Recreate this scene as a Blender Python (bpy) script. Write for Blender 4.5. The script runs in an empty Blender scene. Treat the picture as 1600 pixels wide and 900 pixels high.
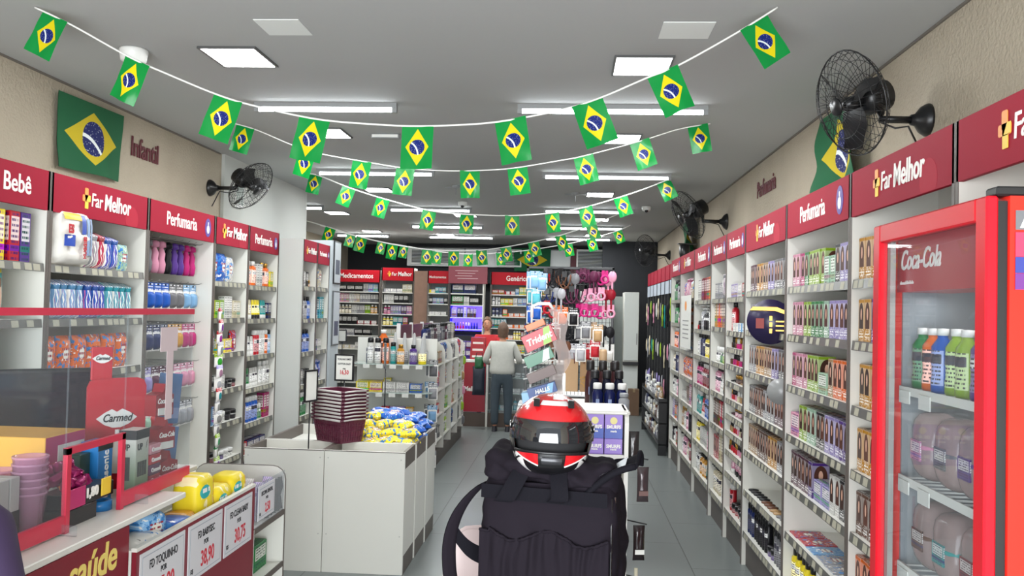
import bpy, math, random
from mathutils import Vector, Matrix, noise
S = bpy.context.scene
COL = S.collection
PI = math.pi
R_ = math.radians
rnd = random.Random(7)

# ------------------------------------------------------------------ camera
CAMZ = 1.75
YAW, PITCH, ROLL, FPX = -0.06600103, 0.02619561, 0.02322994, 1345.87
def cam_axes():
    cy, sy, cp, sp, cr, sr = math.cos(YAW), math.sin(YAW), math.cos(PITCH), math.sin(PITCH), math.cos(ROLL), math.sin(ROLL)
    fw = Vector((sy*cp, cy*cp, sp)); r = Vector((cy, -sy, 0)); u = r.cross(fw)
    return cr*r + sr*u, -sr*r + cr*u, fw
AR, AU, AF = cam_axes()
cd = bpy.data.cameras.new('camera'); cam = bpy.data.objects.new('camera', cd); COL.objects.link(cam)
cd.sensor_width = 36; cd.lens = FPX/1600*36; cd.clip_start = 0.05
m = Matrix((AR, AU, -AF)).transposed().to_4x4(); m.translation = (0, 0, CAMZ)
cam.matrix_world = m
S.camera = cam
def at(px, py, **k):
    """the world point seen at a photo pixel on the plane X=, Y= or Z="""
    d = (px-800)/FPX*AR - (py-450)/FPX*AU + AF
    (a, v), = k.items(); i = 'XYZ'.index(a)
    o = Vector((0, 0, CAMZ)); return o + d*((v-o[i])/d[i])

# ------------------------------------------------------------------ light and exposure
S.view_settings.view_transform = 'Standard'; S.view_settings.look = 'None'
S.view_settings.exposure = 1.0; S.view_settings.gamma = 1
S.view_settings.use_curve_mapping = False
wd = bpy.data.worlds.new('daylight'); S.world = wd; wd.use_nodes = True
bgn = wd.node_tree.nodes['Background']; bgn.inputs[0].default_value = (0.86, 0.93, 1.0, 1); bgn.inputs[1].default_value = 0.5
TUBE_W, PANEL_W = 9, 7            # watts of the ceiling lamps
DAY_W = 240
ld = bpy.data.lights.new('entrance_daylight', 'AREA'); ld.shape = 'RECTANGLE'; ld.size = 4.2; ld.size_y = 2.4
ld.energy = DAY_W; ld.color = (0.93, 0.97, 1.0)
lo = bpy.data.objects.new('entrance_daylight', ld); COL.objects.link(lo); lo.location = (-0.7, -1.3, 1.25); lo.rotation_euler = (R_(106), 0, 0)

# ------------------------------------------------------------------ colours and materials
def hx(h):
    h = h.lstrip('#'); v = [int(h[i:i+2], 16)/255 for i in (0, 2, 4)]
    return tuple((c/12.92 if c <= .04045 else ((c+.055)/1.055)**2.4) for c in v)
class E:                                  # shader maths written as expressions
    nt = None
    def __init__(s, k): s.k = k
    @staticmethod
    def n(op, *a):
        nd = E.nt.nodes.new('ShaderNodeMath'); nd.operation = op
        for i, x in enumerate(a):
            x = x.k if isinstance(x, E) else x
            if isinstance(x, (int, float)): nd.inputs[i].default_value = x
            else: E.nt.links.new(x, nd.inputs[i])
        return E(nd.outputs[0])
    def __add__(s, o): return E.n('ADD', s, o)
    __radd__ = __add__
    def __sub__(s, o): return E.n('SUBTRACT', s, o)
    def __rsub__(s, o): return E.n('SUBTRACT', o, s)
    def __mul__(s, o): return E.n('MULTIPLY', s, o)
    __rmul__ = __mul__
    def __truediv__(s, o): return E.n('DIVIDE', s, o)
    def gt(s, o): return E.n('GREATER_THAN', s, o)
    def lt(s, o): return E.n('LESS_THAN', s, o)
    def abs(s): return E.n('ABSOLUTE', s)
    def fr(s): return E.n('FRACT', s)
    def fl(s): return E.n('FLOOR', s)
    def sq(s): return s*s
    def mx(s, o): return E.n('MAXIMUM', s, o)
    def mn(s, o): return E.n('MINIMUM', s, o)
def band(x, a, b): return x.gt(a)*x.lt(b)
def oval(u, v, cu, cv, a, b): return (((u-cu)/a).sq()+((v-cv)/b).sq()).lt(1.0)
def mixc(f, a, b):
    nd = E.nt.nodes.new('ShaderNodeMix'); nd.data_type = 'RGBA'
    for i, x in ((0, f), (6, a), (7, b)):
        x = x.k if isinstance(x, E) else x
        if isinstance(x, (int, float)): nd.inputs[i].default_value = x
        elif isinstance(x, tuple): nd.inputs[i].default_value = (*x[:3], 1)
        else: E.nt.links.new(x, nd.inputs[i])
    return nd.outputs[2]
def newmat(name):
    m = bpy.data.materials.new(name); m.use_nodes = True; E.nt = m.node_tree
    return m, m.node_tree.nodes['Principled BSDF']
def uv():
    t = E.nt.nodes.new('ShaderNodeTexCoord'); s = E.nt.nodes.new('ShaderNodeSeparateXYZ')
    E.nt.links.new(t.outputs['UV'], s.inputs[0]); return E(s.outputs[0]), E(s.outputs[1])
def oinfo():
    o = E.nt.nodes.new('ShaderNodeObjectInfo'); return o.outputs['Color'], E(o.outputs['Random'])
def noi(scale, vec=None, detail=3, kind='Noise', rough=.5):
    n = E.nt.nodes.new('ShaderNodeTex'+kind); n.inputs['Scale'].default_value = scale
    if kind == 'Noise': n.inputs['Detail'].default_value = detail; n.inputs['Roughness'].default_value = rough
    if vec is None:
        t = E.nt.nodes.new('ShaderNodeTexCoord'); E.nt.links.new(t.outputs['Object'], n.inputs['Vector'])
    else: E.nt.links.new(vec, n.inputs['Vector'])
    return E(n.outputs[0])
def vec(a, b, c=0.0):
    nd = E.nt.nodes.new('ShaderNodeCombineXYZ')
    for i, x in enumerate((a, b, c)):
        x = x.k if isinstance(x, E) else x
        if isinstance(x, (int, float)): nd.inputs[i].default_value = x
        else: E.nt.links.new(x, nd.inputs[i])
    return nd.outputs[0]
def hsv(c, h=.5, s=1., v=1.):
    nd = E.nt.nodes.new('ShaderNodeHueSaturation')
    for k, x in (('Hue', h), ('Saturation', s), ('Value', v)):
        if isinstance(x, E): E.nt.links.new(x.k, nd.inputs[k])
        else: nd.inputs[k].default_value = x
    if isinstance(c, tuple): nd.inputs['Color'].default_value = (*c[:3], 1)
    else: E.nt.links.new(c, nd.inputs['Color'])
    return nd.outputs[0]
def bump(b, h, strength, dist=.01):
    n = E.nt.nodes.new('ShaderNodeBump'); n.inputs['Strength'].default_value = strength; n.inputs['Distance'].default_value = dist
    E.nt.links.new(h.k, n.inputs['Height']); E.nt.links.new(n.outputs[0], b.inputs['Normal'])
def setc(b, c):
    if isinstance(c, tuple): b.inputs['Base Color'].default_value = (*c[:3], 1)
    else: E.nt.links.new(c, b.inputs['Base Color'])
MATS = {}
def flat(name, col, rough=.5, metal=0, var=0.0, scale=8, trans=0, coat=0, emit=0, bmp=0, bs=60, spec=.5):
    if name in MATS: return MATS[name]
    m, b = newmat(name); c = hx(col) if isinstance(col, str) else col
    b.inputs['Roughness'].default_value = rough; b.inputs['Metallic'].default_value = metal
    b.inputs['Coat Weight'].default_value = coat; b.inputs['Specular IOR Level'].default_value = spec
    if trans: b.inputs['Transmission Weight'].default_value = trans; b.inputs['IOR'].default_value = 1.3
    if var:
        n = noi(scale, detail=5)
        setc(b, mixc(n, tuple(x*(1-var) for x in c), tuple(min(1, x*(1+var)) for x in c)))
    else: setc(b, c)
    if bmp: bump(b, noi(bs, detail=4), bmp, .004)
    if emit:
        b.inputs['Emission Color'].default_value = (*c, 1); b.inputs['Emission Strength'].default_value = emit
    MATS[name] = m; return m
def film(name, col, alpha, rough=.1, spec=.35):
    """thin clear plastic: mostly see-through, with a gloss on top"""
    if name in MATS: return MATS[name]
    m = bpy.data.materials.new(name); m.use_nodes = True; nt = m.node_tree; E.nt = nt; nt.nodes.remove(nt.nodes['Principled BSDF'])
    o = nt.nodes['Material Output']; c = hx(col)
    t = nt.nodes.new('ShaderNodeBsdfTransparent'); t.inputs[0].default_value = (*[.35*x+.65 for x in c], 1)
    d = nt.nodes.new('ShaderNodeBsdfDiffuse'); d.inputs[0].default_value = (*c, 1)
    g = nt.nodes.new('ShaderNodeBsdfGlossy'); g.inputs['Roughness'].default_value = rough
    f = nt.nodes.new('ShaderNodeFresnel'); f.inputs[0].default_value = 1.45; gm = nt.nodes.new('ShaderNodeNewGeometry')
    x = nt.nodes.new('ShaderNodeMixShader'); x.inputs[0].default_value = alpha
    nt.links.new(t.outputs[0], x.inputs[1]); nt.links.new(d.outputs[0], x.inputs[2])
    y = nt.nodes.new('ShaderNodeMixShader'); fm = E(f.outputs[0])*(spec*2.2)*(1.0-E(gm.outputs['Backfacing']))
    nt.links.new(fm.k, y.inputs[0]); nt.links.new(x.outputs[0], y.inputs[1]); nt.links.new(g.outputs[0], y.inputs[2])
    nt.links.new(y.outputs[0], o.inputs[0]); MATS[name] = m; return m

def textlines(u, v, rows, seedv, u0=.12, u1=.88):
    """rows of small print: 1 where there is ink"""
    r = (v*rows); row = r.fl(); f = r.fr()
    n = noi(1.0, vec(u*9.0*max(1, rows/4), row*3.7+seedv*50, 0.0), detail=1)
    return band(f, .25, .7)*n.gt(.47)*band(u, u0, u1)

def mk_print(name, fn, rough=.35, coat=.2):
    m, b = newmat(name); u, v = uv(); c, r = oinfo()
    setc(b, fn(u, v, c, r)); b.inputs['Roughness'].default_value = rough; b.inputs['Coat Weight'].default_value = 0; b.inputs['Specular IOR Level'].default_value = .22
    MATS[name] = m; return m
W_ = (.82, .8, .76)
def f_dye(u, v, c, r):            # carton with a portrait: long dark hair, face, colour band below
    hair = oval(u, v, .5, .62, .4, .31).mx(band(u, .12, .88)*band(v, .3, .6)); face = oval(u, v, .5, .65, .13, .14)
    c = hsv(c, .5, 1.05, .78); base = mixc(v.gt(.93), mixc(.25, c, W_), c)
    base = mixc(band(v, .0, .3), base, mixc(noi(5, vec(u*2, v*4, r*30)).gt(.55), c, mixc(.6, c, W_)))
    hc = hsv((.09, .03, .018), .5+.0, 1., .25+r*.9)
    base = mixc(hair, base, hc); base = mixc(face, base, (.62, .36, .26)); base = mixc(band(v, .08, .24)*textlines(u, v, 14, r), base, (.9, .9, .88))
    return base
def f_label(u, v, c, r):          # bottle body with a printed label
    lab = band(u, .3, .7)*band(v, .12, .66); inn = band(u, .33, .67)*band(v, .46, .6)
    base = mixc(lab, c, hsv(c, .5+.0, .55, 1.9)); base = mixc(inn, base, mixc(r.gt(.5), (.8, .8, .78), (.05, .05, .07)))
    return mixc(lab*textlines(u, v, 16, r, .34, .66), base, (.06, .05, .06))
def f_carton(u, v, c, r):         # pharmacy carton: coloured base, pale panel, stripe, small print
    p = band(u, .07, .93)*band(v, .42, .9); st = band(v, .2, .32)
    base = mixc(p, c, mixc(.7, c, W_)); base = mixc(st, base, hsv(c, r, 1.1, .7)); 
    return mixc(textlines(u, v, 9, r), base, hsv(c, r, 1.2, .25))
def f_medicine(u, v, c, r):       # white medicine carton with coloured side block
    base = mixc(u.lt(r*.25+.1), W_, c); base = mixc(band(v, .1, .25), base, c)
    return mixc(textlines(u, v, 6, r, .3, .9)*v.gt(.3), base, (.1, .1, .14))
def f_diaper(u, v, c, r):
    base = mixc(v.gt(.78), c, hx('#e8d93a')); wav = E.n('SINE', u*6.28+r*9)*.05
    base = mixc(band(v-wav, .2, .3), base, hsv(c, .5, .6, 1.6)); base = mixc(oval(u, v, .78, .42, .17, .26), base, (.62, .4, .3))
    base = mixc(oval(u, v, .78, .62, .15, .09), base, (.12, .06, .03)); base = mixc(band(u, .08, .55)*textlines(u, v, 7, r, .05, .6)*v.lt(.4), base, W_)
    return base
def f_wipes(u, v, c, r):
    n = noi(3.5, vec(u*2, v*2, r*40)); base = mixc(n.gt(.57), c, (.04, .2, .5)); base = mixc(n.lt(.36), base, W_); base = mixc(noi(9, vec(u*2, v*2, r*20)).gt(.66), base, (.06, .04, .03))
    base = mixc(oval(u, v, .5, .5, .2, .16), base, (.8, .78, .7)); return mixc(textlines(u, v, 7, r, .25, .75)*band(v, .35, .7), base, (.3, .03, .05))
def f_blister(u, v, c, r):
    base = mixc(v.gt(.72), W_, c); base = mixc(oval(u, v, .5, .38, .3, .28), base, hsv(c, r, 1., .6))
    return mixc(textlines(u, v, 10, r)*v.gt(.7), base, (.85, .85, .85))
def f_stripe(u, v, c, r):         # folded packs: pale with coloured vertical stripes
    f = (u*5.0+r).fr(); base = mixc(band(f, .3, .6), c, W_); base = mixc(band(f, .8, .88), base, (.45, .1, .3))
    return mixc(band(v, .75, .86), base, hsv(c, .5, 1.3, .5))
def f_baby(u, v, c, r):           # diaper pack: teal oval, magenta badges, orange spine
    base = mixc(noi(2.5, vec(u*2, v*2, r*9)).gt(.6), c, hsv(c, .5, .5, 1.1)); base = mixc(oval(u, v, .36, .72, .26, .12), base, (.03, .38, .4)); base = mixc(textlines(u, v, 6, r, .15, .6)*band(v, .62, .8), base, W_)
    base = mixc(oval(u, v, .3, .28, .12, .13).mx(oval(u, v, .62, .28, .12, .13)), base, (.45, .02, .14)); base = mixc(oval(u, v, .3, .28, .05, .06), base, W_); return mixc(band(u, .84, .93)*(v*9.0).fr().gt(.35), base, (.75, .2, .04))
def f_plain(u, v, c, r): return c
P = {}
for nm, fn in (('dye', f_dye), ('label', f_label), ('carton', f_carton), ('medicine', f_medicine), ('diaper', f_diaper), ('wipes', f_wipes), ('blister', f_blister), ('stripe', f_stripe), ('baby', f_baby), ('plain', f_plain)):
    P[nm] = mk_print('printed_'+nm, fn, .3 if nm in ('label', 'diaper', 'wipes') else .42)

def f_flag(u, v, c=None, r=None):  # u, v centred -1..1 on the flag's long and short side
    pass
def mk_flag(name, tall, glow):
    m, b = newmat(name); u, v = uv()
    x, y = (v-.5, u-.5) if tall else (u-.5, v-.5)     # x runs along the long side
    x = x*2.0; y = y*1.4
    rh = (x.abs()/.83+y.abs()/.52).lt(1.0); rr = (x.sq()+y.sq()); disc = rr.lt(.34*.34)
    arc = ((x+.35).sq()+(y+.62).sq()); bnd = band(arc, .62*.62, .69*.69)
    st = noi(26, vec(x, y, 0.0), detail=0).gt(.7)
    g = hx('#18a04c') if glow else hx('#0c5a34')
    cc = mixc(rh, g, hx('#e9dc1e') if glow else hx('#c9b31c')); cc = mixc(disc, cc, hx('#1d2f86') if glow else hx('#141f62')); cc = mixc(disc*bnd.mx(st*.5), cc, (.85, .9, .9))
    setc(b, cc); b.inputs['Roughness'].default_value = .25 if glow else .8
    if glow:
        nt = m.node_tree; tr = nt.nodes.new('ShaderNodeBsdfTranslucent'); nt.links.new(cc, tr.inputs[0])
        mx = nt.nodes.new('ShaderNodeMixShader'); mx.inputs[0].default_value = .5
        nt.links.new(b.outputs[0], mx.inputs[1]); nt.links.new(tr.outputs[0], mx.inputs[2]); nt.links.new(mx.outputs[0], nt.nodes['Material Output'].inputs[0])
    return m
M_FLAGP = mk_flag('bunting_flag_plastic', True, True)
M_FLAGC = mk_flag('cloth_flag', True, False)
M_FLAGW = mk_flag('cloth_flag_wide', False, False)

white = flat('melamine_white', '#d9d8d0', .38, var=.03, scale=2)
edge = flat('grey_edge_tape', '#5c544e', .5)
plin = flat('plinth_laminate', '#4b443f', .5, var=.12, scale=3)
strip = flat('price_strip', '#5d5c57', .3)
tagp = flat('price_tag_paper', '#a3a08e', .6)
tagw = flat('price_tag_white', '#d9d9d2', .6)
crim = flat('crimson_sign', '#981f33', .6, var=.05, scale=1.5, spec=.08)
crim2 = flat('crimson_sign_spot', '#a82b3c', .6, spec=.08)
redf = flat('red_sign_far', '#b01a26', .5, spec=.15)
letter = flat('white_lettering', '#eceae4', .5)
orange = flat('logo_orange', '#e5903a', .5); yellow = flat('logo_yellow', '#e8c53a', .5)
purp = flat('logo_purple', '#4d3a8c', .5)
wine = flat('wine_lettering', '#5d1c26', .6)
black = flat('black_plastic', '#141416', .35)
blackm = flat('black_matt', '#18181b', .8)
steel = flat('brushed_steel', '#9a9a98', .3, 1)
wht = flat('white_plastic', '#dcdcd8', .35)
gold = flat('gold_cap', '#b58a3c', .3, .7)
clear = film('clear_plastic', '#e6ebee', .12, .08)
glassy = film('clear_acrylic', '#dfe6ea', .05, .03, .13)
fridge_glass = film('fridge_glass', '#cfd6da', .03, .02, .3)
COLS = {}
for ln in '''pink e39ab4|magenta c42a78|red b3202c|crimson 8e1828|orange e06a24|gold d79a34|yellow e6d02c|lime 9cc03a|green 2f8a4a|mint a9cdb2|teal 1f8f8c|aqua 5fb6c4|sky-blue 86b4dc|blue 2558b0|navy 1c2a60|lilac a79ad2|purple 5c3a90|plum 5a2440|brown 6b4430|tan b89468|cream ddd0b0|white dddcd6|silver a8a8ac|grey 77777a|black 1b1b1e'''.split('|'):
    k, h = ln.split(); COLS[k] = hx(h)

# ------------------------------------------------------------------ mesh helpers
class MB:
    def __init__(s): s.v = []; s.f = []; s.m = []; s.uv = []; s.sm = []
    def face(s, idx, mat=0, uvs=None, sm=False):
        s.f.append(tuple(idx)); s.m.append(mat); s.uv.append(uvs or [(0, 0)]*len(idx)); s.sm.append(sm)
    def quad(s, p, mat=0, uvs=((0, 0), (1, 0), (1, 1), (0, 1)), sm=False):
        i = len(s.v); s.v += [tuple(q) for q in p]; s.face(range(i, i+len(p)), mat, list(uvs)[:len(p)], sm)
    def box(s, x0, x1, y0, y1, z0, z1, mat=0, ch=0.0, front=None, top=None):
        """chamfered box; front (-Y) and top faces may have their own slot; uv 0..1 on each side"""
        i = len(s.v)
        if ch <= 0:
            P8 = [(x, y, z) for z in (z0, z1) for y in (y0, y1) for x in (x0, x1)]
            s.v += P8; q = ((0, 1, 5, 4), (1, 3, 7, 5), (3, 2, 6, 7), (2, 0, 4, 6), (4, 5, 7, 6), (2, 3, 1, 0))
            for n, f in enumerate(q):
                mm = front if (n == 0 and front is not None) else top if (n == 4 and top is not None) else mat
                s.face([i+a for a in f], mm, [(0, 0), (1, 0), (1, 1), (0, 1)])
            return
        c = min(ch, (x1-x0)*.45, (y1-y0)*.45, (z1-z0)*.45)
        idx = {}
        for sx in (0, 1):
            for sy in (0, 1):
                for sz in (0, 1):
                    X, Y, Z = (x0, x1)[sx], (y0, y1)[sy], (z0, z1)[sz]
                    dx, dy, dz = (c, -c)[sx], (c, -c)[sy], (c, -c)[sz]
                    for ax, p in (('x', (X, Y+dy, Z+dz)), ('y', (X+dx, Y, Z+dz)), ('z', (X+dx, Y+dy, Z))):
                        idx[sx, sy, sz, ax] = len(s.v); s.v.append(p)
        g = lambda *a: idx[a]
        U = [(0, 0), (1, 0), (1, 1), (0, 1)]
        s.face([g(0,0,0,'y'), g(1,0,0,'y'), g(1,0,1,'y'), g(0,0,1,'y')], front if front is not None else mat, U)
        s.face([g(1,1,0,'y'), g(0,1,0,'y'), g(0,1,1,'y'), g(1,1,1,'y')], mat, U)
        s.face([g(1,0,0,'x'), g(1,1,0,'x'), g(1,1,1,'x'), g(1,0,1,'x')], mat, U)
        s.face([g(0,1,0,'x'), g(0,0,0,'x'), g(0,0,1,'x'), g(0,1,1,'x')], mat, U)
        s.face([g(0,0,1,'z'), g(1,0,1,'z'), g(1,1,1,'z'), g(0,1,1,'z')], top if top is not None else mat, U)
        s.face([g(0,1,0,'z'), g(1,1,0,'z'), g(1,0,0,'z'), g(0,0,0,'z')], mat, U)
        for a in (0, 1):
            for b in (0, 1):
                f = [g(0,a,b,'y'), g(0,a,b,'z'), g(1,a,b,'z'), g(1,a,b,'y')]; s.face(f if a != b else f[::-1], mat)
                f = [g(a,0,b,'z'), g(a,0,b,'x'), g(a,1,b,'x'), g(a,1,b,'z')]; s.face(f if a != b else f[::-1], mat)
                f = [g(a,b,0,'x'), g(a,b,0,'y'), g(a,b,1,'y'), g(a,b,1,'x')]; s.face(f if a != b else f[::-1], mat)
                for d in (0, 1):
                    f = [g(a,b,d,'x'), g(a,b,d,'y'), g(a,b,d,'z')]; s.face(f if (a+b+d) % 2 else f[::-1], mat)
    def lathe(s, prof, n=14, c=(0, 0, 0), mats=None, sx=1, sy=1, capmat=None, power=2.0, axis='z'):
        i0 = len(s.v); Z0, Z1 = prof[0][1], max(p[1] for p in prof)
        def P(a, r, z):
            ca, sa = math.cos(a), math.sin(a)
            if power != 2.0:
                k = (abs(ca)**power+abs(sa)**power)**(-1/power); ca *= k; sa *= k
            x, y = r*ca*sx, r*sa*sy
            if axis == 'x': return (c[0]+z, c[1]+x, c[2]+y)
            if axis == 'y': return (c[0]+x, c[1]+z, c[2]-y)
            return (c[0]+x, c[1]+y, c[2]+z)
        for r, z in prof:
            for j in range(n): s.v.append(P(2*PI*j/n+PI/2, r, z))
        for k in range(len(prof)-1):
            mm = mats[k] if mats else 0
            va, vb = (prof[k][1]-Z0)/max(1e-6, Z1-Z0), (prof[k+1][1]-Z0)/max(1e-6, Z1-Z0)
            for j in range(n):
                j2 = (j+1) % n; ua, ub = j/n, (j+1)/n
                s.face([i0+k*n+j, i0+k*n+j2, i0+(k+1)*n+j2, i0+(k+1)*n+j], mm, [(ua, va), (ub, va), (ub, vb), (ua, vb)], True)
        if prof[0][0] > 1e-5: s.face([i0+j for j in range(n)][::-1], mats[0] if mats else 0)
        if prof[-1][0] > 1e-5: s.face([i0+(len(prof)-1)*n+j for j in range(n)], mats[-1] if mats else 0)
    def tube(s, pts, r, n=6, mat=0, closed=False, rs=None):
        pts = [Vector(p) for p in pts]; i0 = len(s.v); L = len(pts); up = None
        for k, p in enumerate(pts):
            a = pts[(k-1) % L] if (closed or k) else p; b = pts[(k+1) % L] if (closed or k < L-1) else p
            t = (b-a).normalized()
            if up is None: up = Vector((0, 0, 1)) if abs(t.z) < .9 else Vector((1, 0, 0))
            side = t.cross(up).normalized(); up = side.cross(t).normalized()
            rr = rs[k] if rs else r
            for j in range(n):
                q = p + (side*math.cos(2*PI*j/n)+up*math.sin(2*PI*j/n))*rr; s.v.append(tuple(q))
        for k in range(L if closed else L-1):
            k2 = (k+1) % L
            for j in range(n):
                j2 = (j+1) % n; s.face([i0+k*n+j, i0+k*n+j2, i0+k2*n+j2, i0+k2*n+j], mat, None, True)
        if not closed:
            s.face([i0+j for j in range(n)][::-1], mat); s.face([i0+(L-1)*n+j for j in range(n)], mat)
    def grid(s, fn, nu, nv, mat=0, sm=True, wrap=False, flip=False):
        i0 = len(s.v)
        for b in range(nv+1):
            for a in range(nu+1): s.v.append(tuple(fn(a/nu, b/nv)))
        for b in range(nv):
            for a in range(nu):
                k = i0+b*(nu+1)+a; f = [k, k+1, k+nu+2, k+nu+1]; q = [(a/nu, b/nv), ((a+1)/nu, b/nv), ((a+1)/nu, (b+1)/nv), (a/nu, (b+1)/nv)]
                mm = mat(a/nu, b/nv) if callable(mat) else mat
                s.face(f[::-1] if flip else f, mm, q[::-1] if flip else q, sm)
    def prism(s, poly, y0, y1, mat=0, plane='xz', front=None):
        """polygon in x,z pushed from y0 to y1 (plane 'xy': z, plane 'yz': x)"""
        n = len(poly); i = len(s.v)
        def Q(a, b, t): return (a, t, b) if plane == 'xz' else (a, b, t) if plane == 'xy' else (t, a, b)
        for t in (y0, y1): s.v += [Q(a, b, t) for a, b in poly]
        xs = [p[0] for p in poly]; zs = [p[1] for p in poly]; ux = lambda p: ((p[0]-min(xs))/(max(xs)-min(xs)+1e-9), (p[1]-min(zs))/(max(zs)-min(zs)+1e-9))
        s.face(range(i, i+n), front if front is not None else mat, [ux(p) for p in poly]); s.face([i+n+k for k in range(n)][::-1], mat, [ux(p) for p in poly][::-1])
        for k in range(n):
            k2 = (k+1) % n; s.face([i+k2, i+k, i+n+k, i+n+k2], mat)
    def pillow(s, c, w, d, h, mat=0, crimp=True, seed=0, n=8):
        """sealed film pack standing up: puffed front and back, flat seams top and bottom"""
        cx, cy, cz = c
        for sg in (-1, 1):
            def fn(u, v):
                e = (max(0, 1-(2*u-1)**4)*max(0, 1-(2*v-1)**6))**.6
                w2 = w*(1-.07*(1-(2*v-1)**4)); k = noise.noise((u*5+seed, v*5, sg*3.1))*.12*d
                return (cx+(u-.5)*w2, cy+sg*(d/2*e+(k if 0 < u < 1 and 0 < v < 1 else 0)), cz+v*h)
            s.grid(fn, n, n, mat, True, flip=(sg > 0))
    def brick(s, c, w, d, h, mat=0, seed=0, n=14, pw=5.0, wob=.05):
        """soft rounded pack: a swollen box whose print is mapped on from the front"""
        i0 = len(s.v)
        for j in range(n+1):
            for i in range(2*n):
                a = 2*PI*i/(2*n)+PI/2; e = -PI/2+PI*j/n; ca, sa, ce, se = math.cos(a), math.sin(a), math.cos(e), math.sin(e)
                q = (abs(ca)**pw+abs(sa)**pw)**(-1/pw); q2 = (abs(ce)**pw+abs(se)**pw)**(-1/pw)
                k = 1+wob*noise.noise((ca*2+seed, sa*2, se*2)); s.v.append((c[0]+w/2*ca*q*ce*q2*k, c[1]+d/2*sa*q*ce*q2*k, c[2]+h/2+h/2*se*q2))
        def U(k): x, y, z = s.v[k]; return ((x-c[0])/w+.5, (z-c[2])/h)
        for j in range(n):
            for i in range(2*n):
                f = [i0+j*2*n+i, i0+j*2*n+(i+1) % (2*n), i0+(j+1)*2*n+(i+1) % (2*n), i0+(j+1)*2*n+i]; s.face(f, mat, [U(k) for k in f], True)
    def mesh(s, name, mats, smooth_all=False):
        me = bpy.data.meshes.new(name); me.from_pydata(s.v, [], s.f)
        for m in mats: me.materials.append(m)
        me.polygons.foreach_set('material_index', s.m)
        me.polygons.foreach_set('use_smooth', [True]*len(s.f) if smooth_all else s.sm)
        ul = me.uv_layers.new(name='UVMap'); ul.data.foreach_set('uv', [c for q in s.uv for p in q for c in p])
        me.update(); return me
    def build(s, name, mats, parent=None, smooth_all=False):
        if not isinstance(mats, (list, tuple)): mats = [mats]
        return link(name, s.mesh(name, mats, smooth_all), parent)
def link(name, me, parent=None):
    o = bpy.data.objects.new(name, me); COL.objects.link(o)
    if parent is not None: o.parent = parent
    return o
def tag(o, label, cat, group=None, kind=None):
    o['label'] = label; o['category'] = cat
    if group: o['group'] = group
    if kind: o['kind'] = kind
    return o
def thing(name, label, cat, loc=(0, 0, 0), rz=0.0, group=None):
    o = bpy.data.objects.new(name, None); o.empty_display_size = .05; COL.objects.link(o)
    o.location = loc; o.rotation_euler = (0, 0, rz); return tag(o, label, cat, group)
def struct(o): o['kind'] = 'structure'; return o
def bx(x0, x1, y0, y1, z0, z1, ch=0.0, mat=0): b = MB(); b.box(x0, x1, y0, y1, z0, z1, mat, ch); return b
def tree(o, parent=None):                     # a thing with its parts and their sub-parts, copied
    c = o.copy(); COL.objects.link(c)
    if parent is not None: c.parent = parent
    for k in o.children: tree(k, c)
    return c
TC = {}
def text(s, size, mat, parent, loc, rz=0.0, name='lettering', bold=.0, shear=0.0, ext=.0015, sx=1.0, align='LEFT', flatz=False):
    key = (s, size, bold, shear, ext, sx, align, mat.name)
    if key not in TC:
        cu = bpy.data.curves.new('t', 'FONT'); cu.body = s; cu.size = size; cu.extrude = ext; cu.offset = bold*size; cu.shear = shear
        cu.align_x = align; cu.resolution_u = 3; to = bpy.data.objects.new('t', cu); COL.objects.link(to)
        dg = bpy.context.evaluated_depsgraph_get(); me = bpy.data.meshes.new_from_object(to.evaluated_get(dg)); me.name = name
        bpy.data.objects.remove(to); me.transform(Matrix.Diagonal((sx, 1, 1, 1)))
        if not flatz: me.transform(Matrix.Rotation(PI/2, 4, 'X'))
        me.materials.clear(); me.materials.append(mat); TC[key] = me
    o = link(name, TC[key], parent); o.location = loc; o.rotation_euler = (0, 0, rz); return o

# ------------------------------------------------------------------ the room
floor_m, fb = newmat('floor_tiles')
t = E.nt.nodes.new('ShaderNodeTexCoord'); sp = E.nt.nodes.new('ShaderNodeSeparateXYZ'); E.nt.links.new(t.outputs['Object'], sp.inputs[0])
X, Y = E(sp.outputs[0]), E(sp.outputs[1])
gx = ((X-.985+13.0)/.645); col_ = gx.fl(); gy = (Y+col_*.645-.915+40)/1.29
jx = (gx.fr()-.5).abs().gt(.4955); jy = (gy.fr()-.5).abs().gt(.4978); jnt = jx.mx(jy)
tone = noi(1.0, vec(col_*7.3, gy.fl()*3.1, 0.0), detail=0); sm = noi(.9, detail=5)
base = mixc(tone, hx('#666c6a'), hx('#747a78')); base = mixc(sm*.35, base, hx('#5f6261')); setc(fb, mixc(jnt, base, hx('#3c3c3a')))
fb.inputs['Roughness'].default_value = .32; fb.inputs['Specular IOR Level'].default_value = .3; bump(fb, (jnt*-1.0), .4, .003)
struct(bx(-6.0, 3.2, -4.5, 18.4, -.12, 0).build('floor', floor_m))
ceil_m = flat('ceiling_paint', '#a6a7a6', .85, var=.02, scale=.6)
struct(bx(-6.0, 3.2, -.4, 18.4, 3.1, 3.22).build('ceiling', ceil_m))
wall_m, wb = newmat('textured_wall'); n1 = noi(55, detail=6); n2 = noi(3, detail=4)
setc(wb, mixc(n2, hx('#a59a88'), hx('#b9ae9b'))); wb.inputs['Roughness'].default_value = .9; bump(wb, n1, .7, .012)
pale_m = flat('pale_grey_wall', '#bdbfba', .8, var=.03, scale=2)
dark_m = flat('dark_navy_wall', '#15181e', .7)
struct(bx(-3.27, -3.15, -.4, 7.55, 0, 3.1).build('wall_left', wall_m))
struct(bx(-3.27, -3.12, 7.55, 10.0, 0, 3.1).build('wall_left_end', pale_m))
struct(bx(-4.9, -4.75, 10.0, 18.4, 0, 3.1).build('wall_left_recess', wall_m))
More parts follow.
